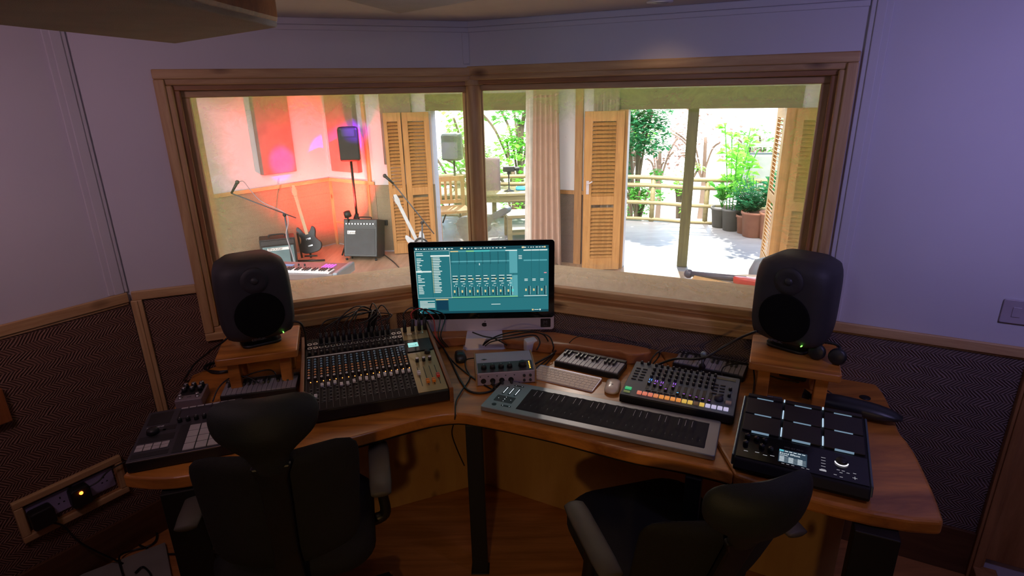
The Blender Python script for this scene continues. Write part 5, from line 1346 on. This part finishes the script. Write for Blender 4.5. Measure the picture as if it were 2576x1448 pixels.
mb2 = Q(1062, 680); yb = mb2.y-.15
mic_stand(mb2, at_depth(1062, 560, yb), (at_depth(1092, 588, yb), at_depth(990, 462, yb)), at_depth(968, 442, yb), 'black microphone stand pointing at the black speaker, right of the white guitar')

def guitar(base, neck_a, neck_b, bodyc, rz, mt, neckm, label, lean=18, s=1.0):
    """body stands on the floor; the neck leans back"""
    t = thing('electric_guitar', label, 'guitar', M=Matrix.Translation(base) @ Matrix.Rotation(R_(rz), 4, 'Z') @ Matrix.Rotation(R_(-lean), 4, 'X') @ Matrix.Rotation(R_(bodyc), 4, 'Y') @ Matrix.Scale(s, 4))
    out = [(0, 0), (.10, .01), (.155, .06), (.16, .13), (.12, .19), (.105, .23), (.125, .29), (.13, .35), (.10, .385), (.07, .35), (.035, .31), (-.035, .30), (-.07, .36), (-.11, .42), (-.14, .39), (-.135, .31), (-.11, .25), (-.125, .19), (-.165, .13), (-.155, .05), (-.09, .01)]
    sp = spline([Vector((x, z, 0)) for x, z in out]+[Vector((0, 0, 0))], 3)[:-1]
    K = Matrix(((1, 0, 0, 0), (0, 0, 1, 0), (0, 1, 0, 0), (0, 0, 0, 1)))
    m = MB(); m.prism([(v.x, v.y) for v in sp], -.022, .022, mt, K, True); m.build('body', t, bevel=.006)
    m = MB(); m.box(-.025, .025, -.032, -.020, .28, .86, neckm); m.build('neck', t, bevel=.003)
    m = MB(); m.prism([(-.025, .86), (.025, .86), (.04, .93), (.03, 1.02), (-.01, 1.03), (-.035, .93)], .012, .028, neckm if mt is not WGU else mt, Matrix(((1, 0, 0, 0), (0, 0, -1, 0), (0, 1, 0, 0), (0, 0, 0, 1)))); hd = m.build('headstock', t, bevel=.002)
    m = MB(); [m.cyl((-.045, -.02, .90+k*.02), (-.03, -.02, .90+k*.02), .006, METAL, 6) for k in range(6)]; m.build('tuner', hd)
    m = MB(); m.box(-.035, .035, -.030, -.022, .20, .225, METAL); m.box(-.035, .035, -.028, -.022, .10, .12, METAL); m.build('pickup', t)
    return t
WGU = mat('guitar white', (.45, .48, .50), .4)
GB = mat('guitar black', (.008, .006, .009), .45); MAP = wood('maple neck', (.50, .33, .18), (.42, .26, .13), 'Z')
gq = Q(790, 652); guitar(gq+Vector((0, 0, .10)), 0, 0, -14, 0, GB, MAP, 'black electric guitar with maple neck on a stand near the left wall', 14, .98)
t = thing('guitar_stand', 'black frame stand holding the black electric guitar', 'guitar stand', gq+Vector((-.02, .0, 0)), 5)
m = MB(); m.tube([(-.18, .12, 0), (-.16, .0, .30), (-.15, -.05, .42)], .016, BLACK); m.tube([(-.05, .12, 0), (-.04, .03, .30)], .016, BLACK); m.tube([(-.2, -.1, .015), (.2, -.12, .015)], .014, BLACK, sub=1); m.tube([(-.08, -.1, .08), (.1, -.1, .08)], .012, BLACK, sub=1); m.build('frame', t)
gw = P(1068, 668, ZL); guitar(gw+Vector((0.02, 0, .12)), 0, 0, -24, 0, WGU, WGU, 'white electric guitar leaning behind the computer screen', 10, .92)
t = thing('guitar_stand', 'stand under the white electric guitar, mostly behind the screen', 'guitar stand', gw, 0)
m = MB(); m.tube([(-.15, .1, 0), (-.10, 0, .35), (.05, 0, .35), (.15, .1, 0)], .014, BLACK); m.tube([(-.12, -.08, .10), (.12, -.08, .10)], .012, BLACK, sub=1); m.build('frame', t)
def pa(c, rz, zb, zt, w, label, mt, sc=1, lab2=None):
    t = thing('stage_loudspeaker', label, 'loudspeaker', (c.x, c.y, zb), rz); H = zt-zb; d = w*.85
    rings = [[(x*s_, y*s_, z) for x, y in [(-w*.32, d/2), (w*.32, d/2), (w/2, -d*.2), (w*.46, -d/2), (-w*.46, -d/2), (-w/2, -d*.2)]] for s_, z in ((.92, 0), (1, .03), (1, H-.04), (.90, H))]
    m = MB(); m.loft(rings, mt, smooth=False); m.build('cabinet', t, bevel=.02, seg=3)
    m = MB(); m.rbox(0, 0, w*.84, H*.62, 0, .008, .03, mat('speaker grille', (.03, .03, .035), .8) if mt is BLACK else GREY, MT((0, -d/2+.002, H*.38), 0, 90)); m.build('grille', t)
    m = MB(); m.rbox(0, 0, w*.6, H*.2, 0, .006, .02, DGREY, MT((0, -d/2+.002, H*.83), 0, 90)); m.build('horn', t)
    s = thing('speaker_stand', lab2, 'speaker stand', (c.x, c.y, ZL)); hh = zb-ZL
    m = MB(); m.cyl((0, 0, .35), (0, 0, hh+.05), .018, FRAMEBLK, 12); m.build('pole', s)
    m = MB(); m.cyl((0, 0, .45), (0, 0, .62), .03, FRAMEBLK, 12); m.build('collar', s)
    for k in range(3):
        a = R_(120*k+200); m = MB(); lr = .27; m.tube([(.02*cos(a), .02*sin(a), .60), (lr*cos(a), lr*sin(a), .02)], .013, FRAMEBLK, sub=1); m.tube([(.02*cos(a), .02*sin(a), .20), (.14*cos(a), .14*sin(a), .32)], .008, FRAMEBLK, sub=1); m.build('leg', s)
b_ = Q(908, 640)
pa(b_, 12, zat(b_, 404), zat(b_, 318), .29, 'black stage speaker on a pole in the red and blue light', BLACK, lab2='black tripod speaker pole standing behind the tilted amplifier')
sb = Q(1150, 560); pa(sb, -20, zat(sb, 402), zat(sb, 335), .36, 'grey stage speaker on a pole out on the terrace', mat('pale speaker', (.05, .065, .06), .5), lab2='thin tripod speaker pole out on the terrace')
# stage lamps (housings)
for p_, nm, lb in ((RED_AT, 'red', 'red stage lamp standing near the red-lit corner'), (BLUE_AT, 'blue', 'blue stage lamp hanging over the live room, out of the photo'), (BLUE2_AT, 'blue', 'second blue stage lamp hanging over the live room, out of the photo')):
    t = thing('stage_lamp', lb, 'stage lamp', p_, 0); m = MB(); q_ = Vector((-2.6, 8.5, 1.0))-p_; q_.normalize()
    m.cyl(-q_*.14, -q_*.06, .05, BLACK, 14); m.build('housing', t)
    m = MB(); m.cyl(-q_*.10, (-q_.x*.1, -q_.y*.1, (ZL if nm == 'red' else ZLC)-p_.z), .012, BLACK, 8); m.build('pole', t)
for i, (dx, dy) in enumerate(LIVE_DOWN):
    t = thing('recessed_downlight', ['live room ceiling downlight nearest the left wall', 'live room ceiling downlight in the middle', 'live room ceiling downlight nearest the right window'][i], 'ceiling light', (dx, dy, ZLC))
    m = MB(); m.lathe([(.06, -.005), (.06, 0), (.045, 0), (.045, -.005)], WHITE); m.build('rim', t); m = MB(); m.lathe([(.043, -.004), (.043, -.001)], glow('lamp glow', (1, .85, .6), 9)); m.build('diffuser', t)
# cushions by the left wall
for (x, y, z, l) in ((622, 652, 0, 'beige floor cushion standing left of the teal amplifier'), (655, 672, 0, 'beige floor cushion lying in front of the teal amplifier')):
    c = Q(x, y); t = thing('floor_cushion', l, 'cushion', (c.x-.05, c.y-.1, ZL), 10); m = MB(); m.rbox(0, 0, .42, .3, 0, .30 if x < 640 else .22, .10, mat('beige cover', (.35, .26, .20), .85)); m.build('cover', t, bevel=.04, seg=4)
# grey chair and red guitar just outside the right window
gs = P(1955, 700, .45); t = thing('padded_seat', 'rounded grey seat back just behind the right window sill', 'seat', (gs.x, gs.y, ZL), -20)
m = MB(); m.loft([[(x*s_, y*s_, z) for x, y in rrect(0, 0, .42, .18, .08)] for s_, z in ((.9, .35), (1, .45), (1, .90), (.85, .98), (.5, 1.01))], mat('grey leather', (.14, .16, .20), .5)); m.build('backrest', t)
m = MB(); m.rbox(0, -.12, .44, .40, .34, .44, .05, mat('grey leather', (.14, .16, .20), .5)); m.build('seat', t, bevel=.02)
for x in (-.18, .18):
    for y in (-.28, .05): m = MB(); m.box(x-.02, x+.02, y-.02, y+.02, 0, .36, BLACK); m.build('leg', t)
ra, rb = at_depth(1732, 688, 4.1), at_depth(1905, 705, 3.75); d_ = ra-rb
t = thing('electric_guitar', 'red electric guitar with dark neck lying low behind the right window', 'guitar', rb)
RG = mat('guitar red', (.42, .03, .03), .3, coat=.3)
m = MB(); m.loft([[(x, y, z) for y, z in ((-w, -.04), (w, -.04), (w, .01), (-w, .01))] for x, w in ((-.16, .03), (-.08, .07), (.02, .09), (.10, .15), (.16, .13))], RG, T=Matrix.Translation((0, 0, .01)) @ Vector(d_).to_track_quat('-X', 'Z').to_matrix().to_4x4()); m.build('body', t, bevel=.01)
m = MB(); m.cyl(d_*.15, d_*.95, .022, mat('dark neck', (.05, .05, .08), .4), 8); m.sphere(d_, .035, mat('dark neck', (.05, .05, .08), .4), 8, 6); m.build('neck', t)
m = MB(); m.box(-.35, .35, -.18, .18, 0, rb.z-ZL-.05, PINE); m.build('bench_top', tag(thing('low_bench', 'low pine bench under the red guitar, hidden below the sill', 'bench', (rb.x-.1, rb.y, ZL), -30)))
# wall outlet and floor lead
t = thing('wall_outlet', 'pair of small dark outlets on the wall right of the tilted amplifier', 'outlet', M=at_frame(rr1, ang_of(rr1, A1)) @ Matrix.Translation((.05, -.014, ZL+.45)))
m = MB(); m.box(-.09, -.01, -.03, 0, -.04, .04, BLACK); m.box(.01, .09, -.03, 0, -.04, .04, BLACK); m.build('plate', t, bevel=.004)
cable('floor_lead', [Q(962, 640)+Vector((0, 0, .02)), Q(990, 660)+Vector((0, 0, .01)), Q(1010, 680)+Vector((0, 0, .01)), Q(1030, 690)+Vector((0, 0, .01))], .008, 'dark lead curving over the live room floor right of the amplifier')

# ------------------------------------------------------------------ terrace
m = MB(); m.prism([(A1.x-3, A1.y+.2), (A1.x-.02, A1.y), (A3.x, A3.y), (fr_end.x+1.5, fr_end.y-.5), (6.5, 10), (2.2, 10.6), (-4, 12)], ZL-.12, ZL-.005, DECKW); struct(m.build('floor_terrace'), 'sun-bleached timber terrace deck')
def rail_run(a, b, nposts, label, first=None):
    d = b-a; L_ = math.hypot(d.x, d.y); t = thing('terrace_railing', label, 'railing', M=Matrix.Translation((a.x, a.y, ZL)) @ Matrix.Rotation(math.atan2(d.y, d.x), 4, 'Z'))
    H = zat(Q(1630, 555), 447)-ZL
    for i in range(nposts): x = L_*i/(nposts-1); m = MB(); m.cyl((x, 0, 0), (x, 0, H), .045, POLE, 10); m.build('post', t)
    for z in (H, H*.82, H*.42, .03): m = MB(); m.tube([(-.1, -.02, z), (L_*.3, -.02, z+.012), (L_*.6, -.02, z-.01), (L_+.1, -.02, z)], .038 if z != .03 else .03, POLE, 8); m.build('rail', t)
ra_, rb_ = Q(1570, 552), Q(1790, 562)
dd = (rb_-ra_); n_r = dd.normalized(); pA = Q(1630, 555); pB = Q(1755, 561); gap = (pB-pA).length
e_ = pA-(pB-pA).normalized()*gap*3.0
rail_run(pA-(pB-pA).normalized()*gap, pB+(pB-pA).normalized()*gap*1.2, 4, 'round pole railing along the far edge of the terrace, right window')
l0 = Q(1130, 545); l1 = Q(1325, 545)
rail_run(l0+(l0-l1)*.3, l1+Vector((.05, 0, 0)), 4, 'round pole railing along the terrace seen beside the corner post')
# plants in pots
def leaf(m, base, tip, w, mt, sag=.05):
    d = tip-base; s_ = d.cross(Vector((0, 0, 1))); s_ = s_.normalized() if s_.length > 1e-4 else Vector((1, 0, 0)); mid = base+d*.5+Vector((0, 0, sag))
    m.add([base, mid+s_*w, tip, mid-s_*w], [(0, 1, 2), (0, 2, 3)], mt)
LF = leafm('leaf green', (.10, .34, .06)); LD = leafm('leaf deep', (.03, .18, .07)); LT = leafm('leaf bright', (.20, .50, .07))
TERR = mat('terracotta', (.30, .12, .07), .7); DKP = mat('dark pot', (.10, .09, .08), .6)
def pot(px, py, r, h, mt, kind, ph, label, lm):
    c = Q(px, py); t = thing('potted_plant', label, 'potted plant', (c.x, c.y+r, ZL))
    m = MB(); m.lathe([(r*.78, 0), (r, h), (r*1.08, h), (r*1.08, h-.04), (r*.9, h-.03)], mt); m.build('pot', t)
    rn = random.Random(px); m = MB(); st = MB()
    if kind == 'tall':
        for k in range(7):
            x, y = rn.uniform(-.12, .12), rn.uniform(-.12, .12); top = Vector((x*2.6, y*2.6, h+ph*rn.uniform(.7, 1))); st.tube([(x, y, h-.03), (x*1.5, y*1.5, h+ph*.4), top], .009, LF)
            for j in range(26):
                u = rn.uniform(.2, 1); b = Vector((x, y, h)).lerp(top, u); a = rn.uniform(0, 2*pi); l = rn.uniform(.10, .2); leaf(m, b, b+Vector((l*cos(a), l*sin(a), rn.uniform(-.03, .08))), .035, lm)
    elif kind == 'fern':
        for k in range(60):
            a = rn.uniform(0, 2*pi); l = rn.uniform(.15, .38); b = Vector((0, 0, h)); tp = Vector((l*cos(a), l*sin(a), h+ph*rn.uniform(.35, 1))); st.tube([b, tp], .004, lm, 4, sub=1)
            for j in range(5): q_ = b.lerp(tp, .4+.12*j); e = a+rn.choice((-1, 1))*1.1; leaf(m, q_, q_+Vector((.10*cos(e), .10*sin(e), .0)), .028, lm, .01)
    else:
        for k in range(5):
            a = rn.uniform(0, 2*pi); tp = Vector((.12*cos(a), .12*sin(a), h+ph*rn.uniform(.6, 1))); st.tube([(0, 0, h-.02), tp], .008, LF, 5, sub=1)
            for j in range(12): b = Vector((0, 0, h)).lerp(tp, rn.uniform(.3, 1)); e = rn.uniform(0, 6.3); leaf(m, b, b+Vector((.16*cos(e), .16*sin(e), .08)), .03, lm)
    st.build('stem', t); m.build('foliage', t)
pot(1820, 575, .17, .34, DKP, 'bush', .35, 'low green plant in a dark pot, leftmost of the terrace pots', LF)
pot(1846, 583, .16, .36, DKP, 'tall', 1.35, 'tallest leafy plant in a dark pot against the terrace railing', LT)
pot(1880, 590, .14, .30, TERR, 'fern', .5, 'fern in a small terracotta pot behind the others', LD)
pot(1904, 600, .19, .40, TERR, 'fern', .55, 'bushy fern in a wide terracotta pot on the terrace', LD)
pot(1945, 606, .17, .42, mat('terracotta light', (.45, .19, .11), .7), 'bush', .55, 'spiky plant in a light terracotta pot, rightmost on the terrace', LD)
c = Q(1920, 560); t = thing('water_tank', 'grey board tank standing behind the potted plants', 'tank', (c.x+.25, c.y+.35, ZL), -12)
m = MB(); m.box(-.5, .6, -.2, .2, .0, 1.15, mat('grey board', (.22, .25, .23), .6)); m.build('tank_body', t, bevel=.03, seg=3)
m = MB(); m.box(-.56, .66, -.26, .26, 1.28, 1.33, mat('grey board', (.22, .25, .23), .6)); [m.box(x, x+.05, -.05, .05, 1.15, 1.28, GREY) for x in (-.5, .05, .5)]; m.build('lid', t)
# furniture seen through the left openings
ob = Q(1150, 600)
t = thing('slatted_chair', 'wooden slat-backed chair on the terrace beside the pale shutter', 'chair', Q(1140, 592)+Vector((0, 0, 0)), 15)
for x in (-.24, .24):
    m = MB(); m.box(x-.03, x+.03, .22, .28, 0, .95, SHUT); m.build('leg', t); m = MB(); m.box(x-.03, x+.03, -.25, -.19, 0, .45, SHUT); m.build('leg', t)
m = MB(); m.box(-.27, .27, -.27, .27, .42, .46, SHUT); m.build('seat', t)
m = MB(); m.box(-.21, .21, .23, .27, .87, .95, SHUT); m.box(-.21, .21, .23, .27, .50, .56, SHUT); [m.box(-.16+k*.09, -.12+k*.09, .24, .26, .5, .9, SHUT) for k in range(4)]; m.build('backrest', t)
ac = Q(1162, 622); t = thing('guitar_case', 'grey hard guitar case standing on the floor at the left opening', 'guitar case', (ac.x, ac.y, ZL), -25)
out = [(0, 0), (.17, .03), (.22, .14), (.18, .26), (.145, .33), (.165, .42), (.13, .50), (.05, .55), (.045, .9), (-.045, .9), (-.05, .55), (-.13, .50), (-.165, .42), (-.145, .33), (-.18, .26), (-.22, .14), (-.17, .03)]
sp2 = [(v.x, v.y) for v in spline([Vector((x, z, 0)) for x, z in out], 3)]
K = Matrix(((1, 0, 0, 0), (0, 0, 1, 0), (0, 1, 0, 0), (0, 0, 0, 1)))
m = MB(); m.prism(sp2, -.07, .07, mat('case grey', (.10, .115, .13), .5), MT((0, 0, .22), 0, 0, 62) @ K, True); m.build('shell', t, bevel=.02, seg=3)
tq = Q(1265, 580); t = thing('terrace_table', 'long wooden table on the terrace seen left and right of the corner post', 'table', (tq.x-.3, tq.y+.6, ZL), 5)
m = MB(); m.box(-1.3, 1.3, -.4, .4, .55, .60, POLE); m.build('tabletop', t, bevel=.01); m = MB(); m.box(-1.25, 1.25, -.36, .36, .45, .55, POLE); m.build('apron', t)
for x in (-1.2, 1.2):
    for y in (-.32, .32): m = MB(); m.box(x-.04, x+.04, y-.04, y+.04, 0, .5, POLE); m.build('leg', t)
tc = t
t = thing('low_stool', 'low wooden slatted bench table near the left terrace opening', 'bench', Q(1312, 598)+Vector((.1, .1, 0)), 8)
m = MB(); m.box(-.36, .5, -.25, .25, .36, .41, POLE); m.build('top', t, bevel=.006); m = MB(); m.box(-.30, .45, -.2, .2, .08, .12, POLE); m.build('shelf', t)
for x in (-.32, .45):
    for y in (-.2, .2): m = MB(); m.box(x-.035, x+.035, y-.035, y+.035, 0, .37, POLE); m.build('leg', t)
b_ = Vector((tq.x+.12, tq.y+.5, ZL+.60)); t = thing('camera_rig', 'dark camera on a small tripod standing on the terrace table', 'camera', b_)
m = MB(); m.lathe([(.10, 0), (.03, .02), (.012, .05), (.012, .28), (.02, .30)], BLACK); m.build('tripod', t); m = MB(); m.box(-.10, .10, -.05, .05, .34, .43, BLACK); m.cyl((.1, 0, .385), (.19, 0, .385), .035, BLACK); m.box(-.03, .03, -.02, .02, .29, .34, BLACK); m.build('camera_body', t, bevel=.01)
t = thing('blue_cloth', 'bright blue cloth folded on the far end of the terrace table', 'cloth', b_+Vector((.32, .12, 0))); m = MB(); m.rbox(0, 0, .40, .22, 0, .05, .05, mat('blue cloth', (.05, .35, .55), .7)); m.build('fold', t, bevel=.02)
t = thing('terrace_cushion', 'dusky mauve upright cushion on the terrace beside the table', 'cushion', b_+Vector((-.30, .15, -.05))); m = MB(); m.rbox(0, 0, .30, .14, 0, .62, .06, mat('mauve cover', (.18, .12, .13), .8)); m.build('cover', t, bevel=.04, seg=4)

# trees, ground and hillside beyond the terrace
GR_ = mat('dry hillside', (.62, .55, .47), .9, var=.25, scale=.6, bump=.4, bscale=3)
m = MB(); N = 24; vs = []; fs = []
for j in range(N+1):
    for i in range(N+1):
        x = -22+44*i/N; y = 11+34*j/N; vs.append((x, y, -2.6+max(0, (y-15))*.17+.5*sin(x*.7+y*.3)))
for j in range(N):
    for i in range(N): a = j*(N+1)+i; fs.append((a, a+1, a+N+2, a+N+1))
m.add(vs, fs, GR_, True); o = m.build('ground_hillside', recalc=False); struct(o, 'pale dry hillside beyond the terrace')
def tree(px, py, y, R, n, label, lm, lw=.09, tr=True, name='leafy_tree', cat='tree', sq=1.0):
    c = at_depth(px, py, y); g = -2.4+max(0, (y-15))*.17; t = thing(name, label, cat, (c.x, c.y, g)); rn = random.Random(int(px*7+py)); hc = c.z-g
    m = MB()
    blobs = [(Vector((rn.gauss(0, .55), rn.gauss(0, .4), rn.gauss(0, .55)*sq))*R, R*rn.uniform(.25, .5)) for _ in range(11)]
    for k in range(n):
        b, r = rn.choice(blobs); v = Vector((rn.gauss(0, 1), rn.gauss(0, 1), rn.gauss(0, 1))); v = v.normalized()*r*rn.uniform(.7, 1.05)
        p_ = b+v+Vector((0, 0, hc)); a = rn.uniform(0, 6.28); l = lw*rn.uniform(.7, 1.4)
        leaf(m, p_, p_+Vector((l*cos(a), l*sin(a)*.6, rn.uniform(-.6, .3)*l)), l*.35, lm, .01)
    m.build('crown', t, recalc=False)
    BK = mat('bark', (.16, .11, .08), .8); m = MB(); m.tube([(0, 0, 0), (.05, 0, hc*.5), (0, 0, hc)], lambda u: .09-.05*u, BK)
    for k in range(7): b, r = blobs[k]; m.tube([(0, 0, hc*.6), b*.5+Vector((0, 0, hc*.9)), b+Vector((0, 0, hc))], .025, BK, 5)
    m.build('trunk', t)
tree(1605, 370, 11.5, .85, 5200, 'dense green tree beyond the railing at the left of the wide opening', LD, .10, sq=1.5)
tree(1590, 300, 12.5, .7, 2200, 'paler green branches above the dense tree beyond the railing', LT, .10)
tree(1600, 500, 11.2, .40, 900, 'light green bush behind the railing below the dense tree', LF, .09, name='bush', cat='bush')
tree(1925, 360, 14, .55, 900, 'small green treetop showing above the grey tank', LF, .11)
TW = leafm('twig brown', (.20, .13, .11))
tree(1775, 345, 16, 1.0, 520, 'sparse brown twiggy tree in the white haze beyond the terrace', TW, .12, sq=.8)
tree(1660, 380, 15, .8, 300, 'thin brown twiggy shrub right of the dense tree', TW, .11)
tree(1900, 420, 13.5, .6, 300, 'brown twiggy branches by the grey tank', TW, .10)
tree(1305, 300, 12.5, .7, 700, 'sprigs of green leaves high in the narrow opening', LF, .13)
tree(1290, 420, 12, .75, 900, 'leafy green shrub behind the railing in the narrow opening', LT, .12, name='bush', cat='bush')
tree(1185, 380, 12.5, .8, 800, 'leafy green shrub behind the grey terrace speaker', LT, .13, name='bush', cat='bush')
tree(1160, 450, 11.8, .6, 500, 'low leafy shrub behind the terrace chair', LF, .12, name='bush', cat='bush')
tree(1710, 478, 12, .3, 260, 'small green bush beyond the railing left of the timber post', LT, .10, name='bush', cat='bush')

# groups for things of one kind
GR_OF = {'studio_monitor': 'studio speakers on the desk risers', 'speaker_riser': 'wooden risers under the speakers', 'mini_music_keyboard': 'small black music keyboards on the desk',
         'office_chair': 'black office chairs at the desk', 'potted_plant': 'potted plants on the terrace', 'leafy_tree': 'trees beyond the terrace', 'bush': 'bushes beyond the terrace', 'thin_cable': 'thin cables on the desk',
         'speaker_cable': 'cables of the studio speakers', 'interface_cable': 'cables plugged into the audio interface', 'louvred_shutter': 'louvred shutters of the live room', 'acoustic_panel': 'acoustic panels of the live room',
         'ceiling_acoustic_panel': 'fabric panels under the ceiling', 'floor_cable': 'cables on the floor', 'guitar_amplifier': 'guitar amplifiers in the live room', 'microphone_stand': 'microphone stands in the live room',
         'terrace_railing': 'railings of the terrace', 'curtain': 'curtains of the live room', 'floor_cushion': 'cushions on the live room floor', 'power_plug': 'plugs in the wall sockets', 'recessed_downlight': 'recessed ceiling downlights'}
for o in bpy.data.objects:
    if o.parent is None and o.get('label') and not o.get('group') and not o.get('kind'):
        g = GR_OF.get(o.name.split('.')[0])
        if g: o['group'] = g
